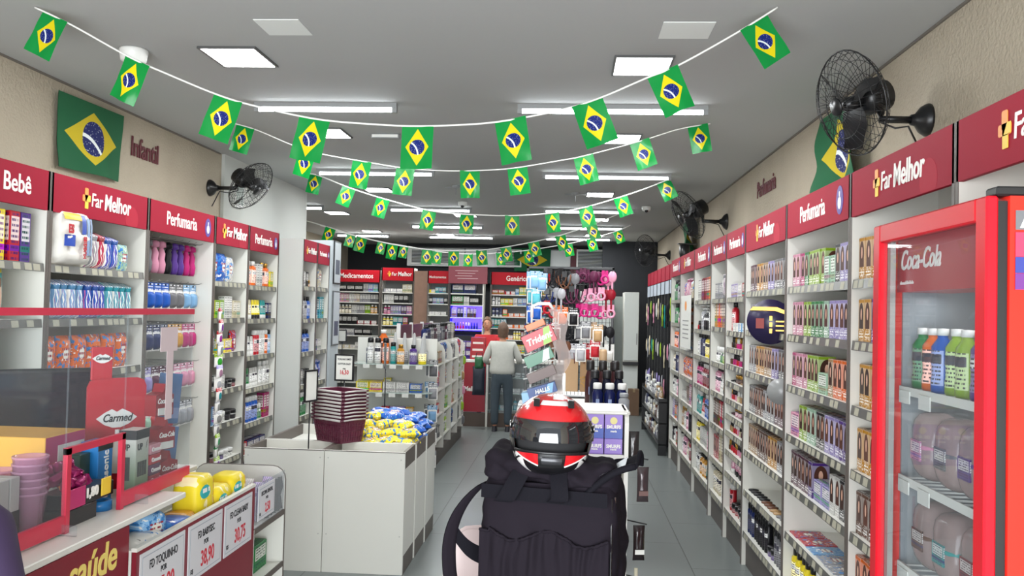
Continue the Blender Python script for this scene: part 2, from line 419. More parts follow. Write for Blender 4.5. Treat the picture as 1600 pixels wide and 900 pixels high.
struct(bx(-4.9, -3.27, 9.88, 10.0, 0, 3.1).build('wall_left_return', pale_m))
struct(bx(1.65, 1.77, -.4, 18.4, 0, 3.1).build('wall_right', wall_m))
struct(bx(-4.75, 1.65, 18.2, 18.35, 0, 3.1).build('wall_back', dark_m))
struct(bx(.62, 1.65, 16.3, 16.4, 0, 3.1).build('wall_corridor', dark_m))
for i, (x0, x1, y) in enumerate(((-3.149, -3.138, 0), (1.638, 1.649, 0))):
    struct(bx(x0, x1, -.4, 7.5 if i == 0 else 16.3, 3.088, 3.0995).build('trim_%d' % (i+1), flat('ceiling_edge_strip', '#6d675f', .8)))  # darker strip along the top edge of both side walls

# white bulkhead over the pharmacy, with two louvred grilles
bulk = flat('bulkhead_white', '#e4e8e6', .55)
b = MB(); b.box(-3.35, .12, 17.6, 17.75, 2.63, 3.0, 0, .004); b.box(-3.35, .12, 17.62, 17.74, 3.0, 3.03, 1)
for x in (-2.15, -.95): b.box(x-.006, x+.006, 17.594, 17.6, 2.63, 3.0, 1)
struct(b.build('trim_3', [bulk, black]))
struct(bx(-3.4, .9, 17.75, 17.8, 2.3, 3.1).build('trim_4', dark_m))
def grille(x0, x1, y, z0, z1, label):
    r = thing('air_grille', label, 'vent', ((x0+x1)/2, y, z0)); w = (x1-x0)/2; h = z1-z0
    b = MB(); t_ = .03
    for a in ((-w, w, 0, t_), (-w, w, h-t_, h), (-w, -w+t_, t_, h-t_), (w-t_, w, t_, h-t_)): b.box(a[0], a[1], -.04, 0, a[2], a[3])
    b.build('frame', wht, r); bx(-w+t_, w-t_, -.012, -.004, t_, h-t_).build('backing', flat('vent_dark', '#23282b', .7), r)
    b = MB(); k = int((h-2*t_)/.028)
    for i in range(k):
        z = t_+(i+.5)*(h-2*t_)/k; b.quad([(-w+t_, -.036, z-.009), (w-t_, -.036, z-.009), (w-t_, -.016, z+.007), (-w+t_, -.016, z+.007)])
    o = b.build('slat', bulk, r); return r
grille(-3.28, -2.38, 17.594, 2.66, 2.98, 'white louvred air grille on the bulkhead above the left pharmacy shelves')
grille(-1.52, -.98, 17.594, 2.64, 3.0, 'white louvred air grille on the bulkhead beside the wide flag')
grille(.14, .86, 17.5, 2.62, 3.02, 'large white louvred unit at the right end of the bulkhead')
struct(bx(.02, .14, 17.5, 17.6, 2.45, 3.05).build('trim_5', flat('maroon_post', '#5c2029', .6)))

# ------------------------------------------------------------------ ceiling lamps
glow = flat('lamp_glow', '#ffffff', .4, emit=11); glowt = flat('tube_glow', '#f4fbff', .4, emit=11)
def area(parent, w, d, watt, z):
    l = bpy.data.lights.new('lamp_light', 'AREA'); l.shape = 'RECTANGLE'; l.size = w; l.size_y = d; l.energy = watt; l.color = (.95, .98, 1)
    o = bpy.data.objects.new('lamp_light', l); COL.objects.link(o); o.parent = parent; o.location = (0, 0, z)
rows = ('front', 'second', 'third', 'fourth', 'fifth', 'last')
def rowname(y, ys):
    return rows[min(5, [i for i, q in enumerate(ys) if abs(q-y) < .75][0])]
def led_tube(x0, x1, y, side):
    w = x1-x0; r = thing('linear_lamp', '%s linear white tube lamp in the %s row under the ceiling' % (side, rowname(y, (5.6, 8.35, 11.3, 13.55, 15.6))), 'lamp', ((x0+x1)/2, y, 3.1))
    bx(-w/2, w/2, -.022, .022, -.03, 0).build('housing', flat('lamp_grey', '#8b8d8d', .5), r)
    b = MB(); b.lathe([(.0, -w/2+.02), (.013, -w/2+.02), (.013, w/2-.02), (0, w/2-.02)], 10, (0, 0, -.045), axis='x'); b.build('tube', glowt, r)
    for q in (-w/2, w/2-.03): bx(q, q+.03, -.018, .018, -.062, -.03).build('end_cap', flat('lamp_grey', '', .5), r)
    area(r, w-.06, .03, TUBE_W, -.075)
for x0, x1, y, s in ((-2.12, -1.16, 5.6, 'left'), (-.36, .87, 5.6, 'right'), (-2.5, -1.33, 8.3, 'left'), (-.28, .96, 8.35, 'right'), (-4.4, -3.29, 11.3, 'far left'), (-2.42, -1.31, 11.35, 'left'), (-.35, .83, 11.25, 'right'),
                     (-2.55, -1.38, 13.65, 'left'), (-.35, .83, 13.5, 'right'), (-4.3, -3.3, 15.6, 'far left'), (-2.58, -1.38, 15.6, 'left'), (-.45, .74, 15.55, 'right')): led_tube(x0, x1, y, s)
def panel_lamp(x, y, side):
    r = thing('square_lamp', '%s square white panel lamp in the %s row of panels' % (side, rowname(y, (4.6, 6.6, 9.75, 12.3, 15.2))), 'lamp', (x, y, 3.1))
    w, d = .145, .17; b = MB()
    for a in ((-w-.012, w+.012, -d-.012, -d), (-w-.012, w+.012, d, d+.012), (-w-.012, -w, -d, d), (w, w+.012, -d, d)): b.box(*a, -.012, 0)
    b.build('frame', flat('lamp_dark_frame', '#4a4a4a', .4), r); bx(-w, w, -d, d, -.009, -.001).build('diffuser', glow, r); area(r, 2*w, 2*d, PANEL_W, -.02)
for x, y, s in ((-1.82, 4.55, 'left'), (.37, 4.68, 'right'), (-1.9, 6.55, 'left'), (.37, 6.66, 'right'), (-2.2, 9.7, 'left'), (.33, 9.83, 'right'), (-3.35, 12.15, 'far left'), (-1.5, 12.2, 'left'), (.4, 12.5, 'right'), (-3.5, 15.0, 'far left'), (-2.25, 15.4, 'left'), (.42, 15.1, 'right')): panel_lamp(x, y, s)
for x0, x1, y0, y1, s in ((-1.52, -1.3, 3.95, 4.18, 'left'), (.41, .65, 3.98, 4.22, 'right')):
    o = bx((x0-x1)/2, (x1-x0)/2, (y0-y1)/2, (y1-y0)/2, -.004, 0, .001).build('ceiling_hatch', flat('hatch_paint', '#d6d9d6', .7)); o.location = ((x0+x1)/2, (y0+y1)/2, 3.1)
    tag(o, 'pale square cover plate on the ceiling, the %s of the two nearest' % s, 'cover plate')
def dome(x, y, label, z=3.1, s=1.0):
    r = thing('dome_camera', label, 'camera', (x, y, z))
    b = MB(); b.lathe([(0, -.002), (.058*s, -.002), (.06*s, -.012), (.052*s, -.05*s), (.03*s, -.062*s), (0, -.062*s)][::-1], 20); b.build('housing', wht, r, True)
    b = MB(); b.lathe([(.024*s*math.cos(R_(a)), .024*s*math.sin(R_(a))) for a in (-90, -60, -30, 0, 30, 60, 90)], 14, (0, -.028*s, -.058*s)); b.build('lens', black, r, True)
dome(-2.35, 4.43, 'white dome camera with black lens on the left ceiling behind the first bunting', s=1.25)
dome(.95, 10.9, 'white dome camera on the ceiling above the right-hand wall fans')
dome(-1.35, 10.7, 'white dome camera with black lens in the middle of the far ceiling')
r = thing('emergency_light', 'flat grey emergency light bar hanging under the ceiling near the second bunting', 'lamp', (-1.45, 6.6, 3.1))
bx(-.11, .11, -.03, .03, -.035, 0, .005).build('housing', flat('lamp_grey', '', .5), r); bx(-.1, .1, -.034, -.03, -.028, -.006).build('lens', wht, r)
for x, y in ((-1.25, 9.3), (.05, 9.75)):
    r = thing('smoke_detector', 'small %s ceiling detector with thin arms among the far lamps' % ('left' if x < 0 else 'right'), 'detector', (x, y, 3.1))
    b = MB(); b.lathe([(0, -.035), (.03, -.03), (.045, -.01), (.045, 0)], 16); b.build('base', flat('lamp_grey', '', .5), r, True)
    b = MB(); b.tube([(-.12, 0, -.02), (.12, 0, -.02)], .006); b.tube([(0, 0, -.03), (0, 0, -.1)], .005); b.build('arm', flat('lamp_grey', '', .5), r)

# ------------------------------------------------------------------ bunting and flags
FW, FH = .142, .2
def flag_mesh(seed, w=FW, h=FH, amp=.006, nx=8, ny=10, thick=.0006):
    b = MB(); rs = seed*3.7
    def fn(sd):
        def g(u, v):
            k = (1-v)
            y = amp*math.sin(u*6+rs)*k+amp*1.8*noise.noise((u*2.2+rs, v*2.2, rs))*(.3+k)
            return ((u-.5)*w*(1-.05*k*math.sin(rs)), y+sd*thick, (v-1)*h)
        return g
    b.grid(fn(-1), nx, ny, 0); b.grid(fn(1), nx, ny, 0, flip=True); return b
flag_meshes = [flag_mesh(i).mesh('bunting_flag', [M_FLAGP]) for i in range(6)]
rope = flat('white_rope', '#d9d9d4', .6)
def bunting(pts, y, fl, nm, sc=1.0, slope=0.0):
    """rope through the given photo points in the plane Y=y, small flags hanging from it"""
    Pw = [at(px, py, Y=y) for px, py in pts]
    Pw = [Vector((p.x, y+slope*p.x, min(p.z, 3.095))) for p in Pw]
    r = MB(); sm_ = []
    for i in range(len(Pw)-1):
        p0, p1, p2, p3 = Pw[max(0, i-1)], Pw[i], Pw[i+1], Pw[min(len(Pw)-1, i+2)]
        for k in range(6):
            t = k/6; sm_.append(.5*((2*p1)+(p2-p0)*t+(2*p0-5*p1+4*p2-p3)*t*t+(3*p1-p0-3*p2+p3)*t*t*t))
    sm_.append(Pw[-1]); o0 = sm_[0].copy()
    r.tube([p-o0 for p in sm_], .0045 if y < 7 else .007, 5); rp = r.build('bunting_rope', rope); rp.location = o0
    tag(rp, 'white rope of the %s bunting line sagging across the ceiling' % nm, 'rope')
    n = len(fl)
    for i, (px, tilt) in enumerate(fl):
        best = min(range(len(sm_)-1), key=lambda k: abs(proj((sm_[k]+sm_[k+1])/2)[0]-px)); p = (sm_[best]+sm_[best+1])/2
        q0, q1 = sm_[best], sm_[best+1]; f0, f1 = proj(q0)[0], proj(q1)[0]
        t = 0 if abs(f1-f0) < 1e-6 else max(0, min(1, (px-f0)/(f1-f0))); p = q0.lerp(q1, t)
        d = q1-q0; ang = math.atan2(d.z, d.x)
        o = bpy.data.objects.new('bunting_flag', flag_meshes[(i*5+int(y))% 6]); COL.objects.link(o); o.location = p+Vector((0, 0, .004)); o.rotation_euler = (rnd.uniform(-.1, .1), -ang+R_(tilt*.3), R_(rnd.uniform(-12, 12))); o.scale = (sc, 1, sc)
        pos = 'leftmost' if i == 0 else 'rightmost' if i == n-1 else ('second', 'third', 'fourth', 'fifth', 'sixth', 'seventh', 'eighth', 'ninth')[i-1]+' from left'
        tag(o, 'small green plastic flag, %s on the %s bunting line' % (pos, nm), 'flag', 'plastic flags on the %s bunting line' % nm)
def proj(p):
    d = p-Vector((0, 0, CAMZ)); z = d.dot(AF); return 800+FPX*d.dot(AR)/z, 450-FPX*d.dot(AU)/z
bunting([(55, 0), (110, 38), (200, 88), (260, 115), (340, 148), (400, 166), (494, 186), (580, 194), (653, 197), (740, 194), (800, 187), (880, 171), (940, 152), (1010, 122), (1060, 102), (1150, 52), (1215, 10)], 3.78,
        [(87, 5), (215, 5), (357, 5), (492, 5), (653, 0), (797, -5), (917, -8), (1035, -8), (1177, -6)], 'nearest')
bunting([(340, 158), (395, 201), (455, 226), (500, 240), (566, 252), (634, 263), (700, 267), (760, 266), (808, 262), (880, 250), (911, 244), (999, 221), (1060, 202), (1110, 186)], 6.1,
        [(384, 6), (481, 5), (566, 4), (634, 2), (734, 0), (808, -2), (911, -3), (999, -4), (1090, -4)], 'second')
bunting([(470, 260), (494, 273), (548, 294), (601, 311), (671, 329), (730, 335), (800, 337), (862, 333), (914, 324), (969, 308), (1010, 294), (1045, 280)], 8.6,
        [(494, 5), (546, 5), (599, 4), (671, 2), (730, 0), (800, 0), (862, -2), (914, -3), (969, -5), (1036, -6)], 'third')
bunting([(478, 345), (517, 356), (566, 371), (614, 382), (668, 390), (709, 392), (752, 391), (790, 386), (833, 378), (875, 368), (923, 352), (965, 335)], 10.9,
        [(517, 4), (566, 4), (614, 2), (668, 0), (709, 0), (752, 0), (790, 0), (833, -4), (875, -5), (923, -4)], 'fourth', .97)
bunting([(500, 352), (549, 367), (597, 378), (632, 384), (684, 393), (732, 397), (782, 395), (825, 391), (887, 381), (923, 373), (964, 361), (985, 352)], 13.0,
        [(549, 3), (597, 2), (632, 2), (684, 0), (732, 0), (782, 0), (825, -2), (887, -4), (923, -4), (964, -5)], 'farthest', .97)
def cloth(loc, rz, w, h, label, m, seed, tilt=0.0, amp=.02):
    b = flag_mesh(seed, w, h, amp, 20, 16, .0015); o = b.build('cloth_flag', m); o.location = loc; o.rotation_euler = (0, R_(tilt), rz); tag(o, label, 'flag'); return o
cloth((-3.11, 5.38, 3.03), PI/2, .76, .46, 'large dark green national cloth flag pinned on the left wall beside the Infantil lettering', M_FLAGW, 2, -1, .012)
cloth((1.57, 5.2, 3.0), -PI/2, .7, .52, 'dark green cloth flag hanging on the right wall behind the nearest fan', M_FLAGW, 3, 0, .05)
cloth((1.55, 11.5, 3.0), -PI/2, .8, .46, 'dark green cloth flag on the right wall behind the second fan', M_FLAGW, 5, 0, .05)
cloth((-.76, 17.56, 3.03), 0, .76, .47, 'wide green cloth flag hanging on the white bulkhead at the back', M_FLAGW, 4, 0, .01)
for s, loc, rz, sz in (('Infantil', (-3.142, 5.93, 2.8), PI/2, .2), ('Perfumaria', (1.642, 7.72, 2.79), -PI/2, .2)):
    o = text(s, sz, wine, None, loc, rz, 'wall_lettering', .012, 0, .003, .78)
    tag(o, 'wine red word %s painted high on the %s wall' % (s, 'left' if loc[0] < 0 else 'right'), 'lettering')

# ------------------------------------------------------------------ wall fans
def fan(mount, side, head, az, tilt, label, s=1.0):
    """side +1: mounted on the right wall; head: centre of the cage relative to the mount; az/tilt: where it blows"""
    r = thing('wall_fan', label, 'fan', mount)
    k = -side
    b = MB(); b.lathe([(.075*s, 0), (.075*s, .01), (.06*s, .035), (.028*s, .06), (.024*s, .08), (0, .08)], 20, axis='x')
    if k < 0: b.v = [(-x, y, z) for x, y, z in b.v]; b.f = [f[::-1] for f in b.f]
    b.build('wall_mount', black, r)
    H = Vector(head); D = Vector((math.sin(az)*math.cos(tilt), -math.cos(az)*math.cos(tilt), math.sin(tilt))).normalized()
    back = H-D*.17*s
    b = MB(); e = Vector((k*.07, 0, 0)); mid = Vector((H.x*.62, H.y*.4, 0)); b.tube([e, mid, (mid+back)/2+Vector((0, 0, -.03)), back+Vector((0, 0, -.05*s))], .017*s, 8); b.build('arm', black, r)
    b = MB(); b.tube([back+Vector((0, 0, -.05)), back+Vector((0, 0, -.13)), back*.7+Vector((0, 0, -.12)), Vector((k*.09, 0, -.03)), Vector((k*.02, .01, -.16))], .005, 5); b.build('cord', black, r)
    Z = D; Xa = Z.cross(Vector((0, 0, 1))).normalized(); Ya = Xa.cross(Z).normalized()
    def L(x, y, z): return H+Xa*x+Ya*y+Z*z
    def rot(b_): b_.v = [tuple(L(*p)) for p in b_.v]
    b = MB(); b.lathe([(0, -.2*s), (.045*s, -.2*s), (.07*s, -.185*s), (.075*s, -.08*s), (.05*s, -.05*s), (0, -.05*s)], 20); rot(b); b.build('motor', black, r)
    b = MB(); R0 = .24*s
    def ring(rad, z, th): b.tube([(rad*math.cos(2*PI*i/32), rad*math.sin(2*PI*i/32), z) for i in range(32)], th, 5, closed=True)
    ring(R0, 0, .004*s)
    for rad, z in ((.075, .075), (.15, .06), (.205, .035), (.12, -.075), (.185, -.055), (.222, -.03)): ring(rad*s, z*s, .0016)
    for i in range(36):
        a = 2*PI*i/36; c, s_ = math.cos(a), math.sin(a)
        b.tube([(q*c*s, q*s_*s, z*s) for q, z in ((.04, .078), (.15, .06), (.205, .036), (.24, 0))], .0015, 4)
        b.tube([(q*c*s, q*s_*s, z*s) for q, z in ((.06, -.085), (.185, -.056), (.222, -.03), (.24, 0))], .0015, 4)
    rot(b); b.build('cage', black, r)
    b = MB(); b.lathe([(0, .085*s), (.04*s, .082*s), (.042*s, .074*s), (0, .074*s)][::-1], 16); rot(b); b.build('badge', black, r)
    hubb = MB(); hubb.lathe([(0, .04*s), (.03*s, .035*s), (.036*s, -.04*s), (0, -.04*s)][::-1], 14); rot(hubb); hub = hubb.build('hub', black, r, True)
    for i in range(3):
        b = MB(); a0 = 2*PI*i/3+.5
        def bl(u, v):
            rad = (.03+u*.185)*s; wd = .075*s*math.sin(min(1, u*1.1+.25)*PI*.78); a = a0+.35*u; off = (v-.5)*2*wd*.6
            x = rad*math.cos(a)-off*math.sin(a); y = rad*math.sin(a)+off*math.cos(a); return (x, y, (v-.5)*.06*s)
        b.grid(bl, 8, 4, 0); b.grid(lambda u, v: Vector(bl(u, v))+Vector((0, 0, -.003)), 8, 4, 0, flip=True); rot(b); b.build('blade', black, r)
    return r
fan((1.65, 4.1, 2.68), 1, (-.36, -.02, .07), -1.28, -.3, 'large black wall fan on the right wall above the nearest red headers', 1.02)
fan((1.65, 9.2, 2.74), 1, (-.42, -.05, .06), -1.28, -.5, 'second black wall fan on the right wall, farther down the shop', 1.15)
fan((1.65, 14.3, 2.72), 1, (-.42, -.1, .06), -1.0, -.1, 'small far black wall fan above the dark hanging panels', 1.1)
fan((-3.15, 7.31, 2.76), -1, (.37, .0, .02), 1.3, -.62, 'black wall fan on the left wall beside the pale wall section', .98)
r = thing('ceiling_speaker', 'small black speaker box on a bracket above the far right headers', 'speaker', (1.45, 10.4, 2.6))
bx(-.16, .06, -.05, .05, -.012, 0, .003).build('bracket', black, r); b = MB(); b.lathe([(0, -.2), (.05, -.19), (.065, -.12), (.06, -.02), (0, -.012)], 16, (-.08, 0, 0)); b.build('body', black, r, True)
r = thing('meter_box', 'small pale framed box on the grey wall behind the left fan', 'box', (-3.12, 7.85, 2.65), PI/2)
bx(-.11, .11, -.03, 0, 0, .3, .004).build('frame', wht, r); bx(-.085, .085, -.034, -.03, .03, .27).build('panel', flat('grey_green_panel', '#8f9a92', .5), r)

# ------------------------------------------------------------------ goods: one mesh per kind
KM = {}      # kind -> (mesh, width, depth, object name, words, category)
def kind(k, b, mats, w, d, name, words, cat): KM[k] = (b.mesh(name, mats), w, d, name, words, cat)
def carton_mb(w, d, h, ch=.0015):
    b = MB(); b.box(-w/2, w/2, 0, d, 0, h, 0, ch); b.box(-w/2+.002, w/2-.002, .002, d*.96, h, h+.0008, 0); return b
kind('dye', carton_mb(.066, .085, .175), [P['dye']], .066, .085, 'hair_dye_box', 'hair dye box with portrait', 'box')
kind('carton', carton_mb(.075, .07, .13), [P['carton']], .075, .07, 'cosmetic_carton', 'upright cosmetic carton', 'box')
kind('wide', carton_mb(.13, .1, .1), [P['carton']], .13, .1, 'wide_carton', 'wide printed carton', 'box')
kind('med', carton_mb(.1, .07, .06), [P['medicine']], .1, .07, 'medicine_box', 'small medicine box', 'box')
kind('tall', carton_mb(.06, .06, .2), [P['carton']], .06, .06, 'tall_carton', 'tall slim carton', 'box')
def lat(prof, mats, **k):
    b = MB(); b.lathe(prof, 16, mats=mats, **k); return b
def cap(nm): return {'w': wht, 'k': black, 'g': gold}[nm]
for c, cn in (('w', 'white'), ('k', 'black'), ('g', 'gold')):
    b = lat([(.0, 0), (.031, 0), (.034, .006), (.034, .13), (.03, .15), (.016, .158), (.016, .16), (.021, .161), (.021, .192), (.018, .196), (0, .196)], [0]*6+[1]*4, sx=1.1, sy=.68, power=2.6, c=(0, .025, 0))
    kind('shampoo_'+c, b, [P['label'], cap(c)], .08, .055, 'shampoo_bottle', 'shampoo bottle with %s cap' % cn, 'bottle')
    b = lat([(0, 0), (.024, 0), (.026, .004), (.026, .15), (.022, .158), (.022, .16), (.0235, .161), (.0235, .19), (.019, .198), (0, .199)], [0]*5+[1]*4, c=(0, .028, 0))
    kind('aero_'+c, b, [P['label'], cap(c)], .056, .056, 'aerosol_can', 'aerosol can with %s cap' % cn, 'can')
    b = lat([(0, 0), (.033, 0), (.036, .005), (.036, .035), (.0375, .036), (.0375, .056), (.034, .06), (0, .06)], [0]*3+[1]*4, c=(0, .038, 0))
    kind('jar_'+c, b, [P['label'], cap(c)], .078, .078, 'cream_jar', 'cream jar with %s lid' % cn, 'jar')
    b = lat([(0, 0), (.011, 0), (.012, .003), (.012, .032), (.008, .036), (.0065, .038), (.0075, .039), (.006, .072), (0, .073)], [0]*4+[1]*4, c=(0, .014, 0))
    kind('polish_'+c, b, [P['plain'], cap(c)], .027, .027, 'nail_polish', 'nail polish with %s cap' % cn, 'bottle')
    b = MB(); b.lathe([(.024, 0), (.024, .03), (.02, .034)], 14, c=(0, .026, 0), mats=[1, 1], sx=1, sy=.75)
    def fn(u, v):
        a = 2*PI*u+PI/2; k = 1-v; return (.024*(1+.15*v)*math.cos(a), .026+.018*math.sin(a)*(k**.6)+0, .033+v*.12)
    b.grid(fn, 16, 6, 0)
    kind('tube_'+c, b, [P['label'], cap(c)], .06, .05, 'cream_tube', 'cream tube with %s cap' % cn, 'tube')
    b = lat([(0, 0), (.03, 0), (.033, .006), (.033, .14), (.02, .155), (.01, .158), (.012, .16), (.012, .175), (.004, .177), (.004, .19), (0, .19)], [0]*5+[1]*5, c=(0, .034, 0)); b.box(-.008, .008, -.012, .042, .19, .199, 1, .002)
    kind('pump_'+c, b, [P['label'], cap(c)], .07, .07, 'pump_bottle', 'pump bottle with %s pump' % cn, 'bottle')
b = lat([(0, 0), (.022, 0), (.027, .01), (.027, .05), (.019, .075), (.016, .08), (.021, .082), (.021, .11), (.012, .124), (0, .126)], [0]*5+[1]*4, c=(0, .028, 0), sy=.75)
kind('roll', b, [P['label'], wht], .058, .05, 'deodorant', 'small roll-on deodorant', 'bottle')
b = lat([(0, 0), (.036, 0), (.04, .01), (.04, .05), (.037, .06), (.037, .1), (.04, .11), (.038, .17), (.018, .2), (.018, .21), (.021, .211), (.021, .235), (0, .236)], [0]*9+[1]*3, c=(0, .042, 0))
kind('drink', b, [P['label'], wht], .086, .086, 'drink_bottle', 'plastic bottle with ribbed waist', 'bottle')
b = MB(); b.pillow((0, .03, 0), .13, .05, .19, 0, seed=1); kind('pouch', b, [P['wipes']], .135, .06, 'foil_pouch', 'puffed film pouch', 'package')
b = MB(); b.brick((0, .06, 0), .24, .12, .27, 0, seed=2); kind('diaper', b, [P['diaper']], .25, .12, 'diaper_pack', 'puffed pack of diapers', 'package')
b = MB(); b.brick((0, .055, 0), .12, .1, .17, 0, seed=4, pw=3.5, wob=.08); b.box(-.03, .03, .002, .006, .05, .1, 1); b.brick((0, .055, .075), .123, .104, .02, 2, pw=3.5, wob=0)
kind('tub', b, [film('cloudy_pack', '#b9a09c', .55, .12), P['carton'], P['plain']], .125, .11, 'snack_pack', 'cloudy plastic snack pack', 'package')
b = MB(); b.pillow((0, .06, 0), .07, .12, .2, 0, seed=5); kind('slim', b, [P['stripe']], .066, .12, 'folded_pack', 'slim striped film pack', 'package')
def blister_mb(w=.08, h=.14):
    b = MB(); b.box(-w/2, w/2, 0, .0015, -h, 0, 0); 
    def fn(u, v):
        e = max(0, (1-(2*u-1)**4)*(1-(2*v-1)**4))**.5; return ((u-.5)*w*.8, -.001-e*.022, -h*.95+v*h*.6)
    b.grid(fn, 8, 8, 1); b.box(-.006, .006, -.003, .0, -.012, -.004, 2); return b
kind('blister', blister_mb(), [P['blister'], P['plain'], black], .086, .03, 'blister_pack', 'hanging blister pack', 'package')
b = MB(); b.lathe([(0, 0), (.03, 0), (.034, .004), (.034, .008), (0, .012)], 18, (0, .036, 0)); kind('compact', b, [P['plain']], .07, .07, 'powder_compact', 'flat round compact', 'compact')
b = lat([(0, 0), (.02, 0), (.026, .02), (.03, .06), (.022, .09), (.026, .13), (.014, .16), (.014, .165), (.03, .17), (.028, .2), (.008, .21), (0, .21)], [1]*1+[0]*6+[1]*4, c=(0, .03, 0))
kind('babybottle', b, [P['plain'], P['label']], .066, .06, 'baby_bottle', 'coloured baby bottle in film', 'bottle')
b = lat([(0, 0), (.04, 0), (.045, .01), (.045, .12), (.03, .14), (.012, .3), (.004, .31), (0, .31)], [0]*3+[1]*4, c=(0, .046, 0))
kind('cone', b, [P['label'], flat('frosted_grey', '#a9aaa8', .3)], .094, .09, 'bottle_with_cone', 'bottle under grey cone', 'bottle')
b = MB()
for i in range(1): b.box(-.07, .07, 0, .16, 0, .006, 0, .001)
b.pillow((0, 0, 0), .001, .001, .001); kind('sachet', b, [P['wipes']], .15, .16, 'flat_sachet', 'flat sachet', 'package')

class Frame:                               # local x runs left to right seen from the front, y goes into the shelf
    def __init__(s, ox, oy, rz): s.o = Vector((ox, oy, 0)); s.rz = rz; s.c, s.s = math.cos(rz), math.sin(rz)
    def w(s, x, y, z): return Vector((s.o.x+x*s.c-y*s.s, s.o.y+x*s.s+y*s.c, z))
ORD = ('top', 'second', 'third', 'fourth', 'fifth', 'sixth', 'seventh', 'lowest')
USED = {}
def place(fr, k, colr, x, y, z, where, sc=1.0, jit=.02, grp=None, turn=0):
    me, w, d, nm, words, cat = KM[k]
    o = bpy.data.objects.new(nm, me); COL.objects.link(o); o.location = fr.w(x, y, z); o.rotation_euler = (0, 0, fr.rz+rnd.uniform(-jit, jit)+turn)
    sx = sc*rnd.uniform(.99, 1.0); o.scale = (sc, sc, sx) if k != 'blister' else (sc, sc, sc)
    c = COLS[colr]; kk = .92 if colr in ('yellow', 'orange', 'red', 'blue', 'teal') else .74; o.color = (*[q*kk for q in c], 1)
    lab = '%s %s, %s' % (colr, words, where)
    o['label'] = lab; o['category'] = cat; o['group'] = grp or '%s %s, %s' % (colr, nm.replace('_', ' '), where); return o
KEYS = {}
def run(fr, spec, x0, x1, z, where, y=.03, gap=.004, lift=0.0, sc0=1.06, fill=False):
    """spec: 'kind colour count [scale]' entries left to right"""
    x = x0; seen = set(); its = [q.split() for q in spec.split(';') if q.split()]; n0 = len(its); its = its*(4 if fill and '_' not in spec else 1)
    for ii, p in enumerate(its):
        if p[0] == '_': x += float(p[1]); continue
        k, c, n = p[0], p[1], int(p[2]); sc = (float(p[3]) if len(p) > 3 else 1.0)*sc0
        w = KM[k][1]*sc+gap
        if (k, c) in seen and ii < n0: c = next((q for q in COLS if (k, q) not in seen), c)
        seen.add((k, c)); 
        for i in range(n):
            if x+w > x1+.002: return
            place(fr, k, c, x+w/2, y+rnd.uniform(0, .008), z+lift, where, sc); x += w
        x += .004
def filler(fr, kinds, cols, x0, x1, z, where, y=.03, hmax=.24):
    x = x0+rnd.uniform(0, .02); seen = set(); last = None
    while x < x1-.04:
        k = rnd.choice(kinds); c = rnd.choice(cols)
        if (k, c) in seen: 
            c = next((q for q in cols if (k, q) not in seen), None)
            if c is None:
                kinds = [q for q in kinds if q != k]
                if not kinds: return
                continue
        seen.add((k, c)); sc = rnd.uniform(1.0, 1.24); 
        H = max(v.co.z for v in KM[k][0].vertices); sc = min(sc, hmax/max(H, .01)) 
        for i in range(rnd.choice((2, 2, 3, 4))):
            w = KM[k][1]*sc+.003
            if x+w > x1: return
            place(fr, k, c, x+w/2, y+rnd.uniform(0, .012), z, where, sc); x += w
        x += rnd.uniform(0, .006)

# ------------------------------------------------------------------ shelving
header_m = crim
def emblem(parent, x, z, s, y=-.001):
    b = MB()
    def rr(x0, x1, z0, z1, mat, rad=.2):
        r_ = rad*min(x1-x0, z1-z0); pts = []
        for cx, cz, a0 in ((x1-r_, z0+r_, -90), (x1-r_, z1-r_, 0), (x0+r_, z1-r_, 90), (x0+r_, z0+r_, 180)):
            for q in range(4): a = R_(a0+q*30); pts.append((cx+r_*math.cos(a), cz+r_*math.sin(a)))
        b.prism(pts, y-.002, y, mat)
    rr(x, x+s*.66, z+s*.34, z+s*.66, 0); rr(x+s*.18, x+s*.48, z+s*.5, z+s, 0); rr(x+s*.22, x+s*.5, z, z+s*.5, 1, .1)
    b.prism([(x+s*.3, z+s*.36), (x+s*.66, z+s*.36), (x+s*.66, z+s*.66), (x+s*.48, z+s*.66)], y-.003, y-.002, 1)
    o = b.build('emblem', [orange, yellow], parent); return o
def logo(parent, w, z0, h, cx=None, size=None):
    """cross emblem and the two-part shop name, centred"""
    s = size or h*.42; tw = s*3.35; x = (cx if cx is not None else w/2)-tw/2
    emblem(parent, x, z0+h/2-s*.42, s*.95, -.001)
    text('Far', s*.9, letter, parent, (x+s*.72, -.002, z0+h/2-s*.26), 0, 'lettering', .006, .08, .0012, .84)
    text('Melhor', s*1.08, letter, parent, (x+s*1.85, -.002, z0+h/2-s*.3), 0, 'lettering', .018, .08, .0012, .78)
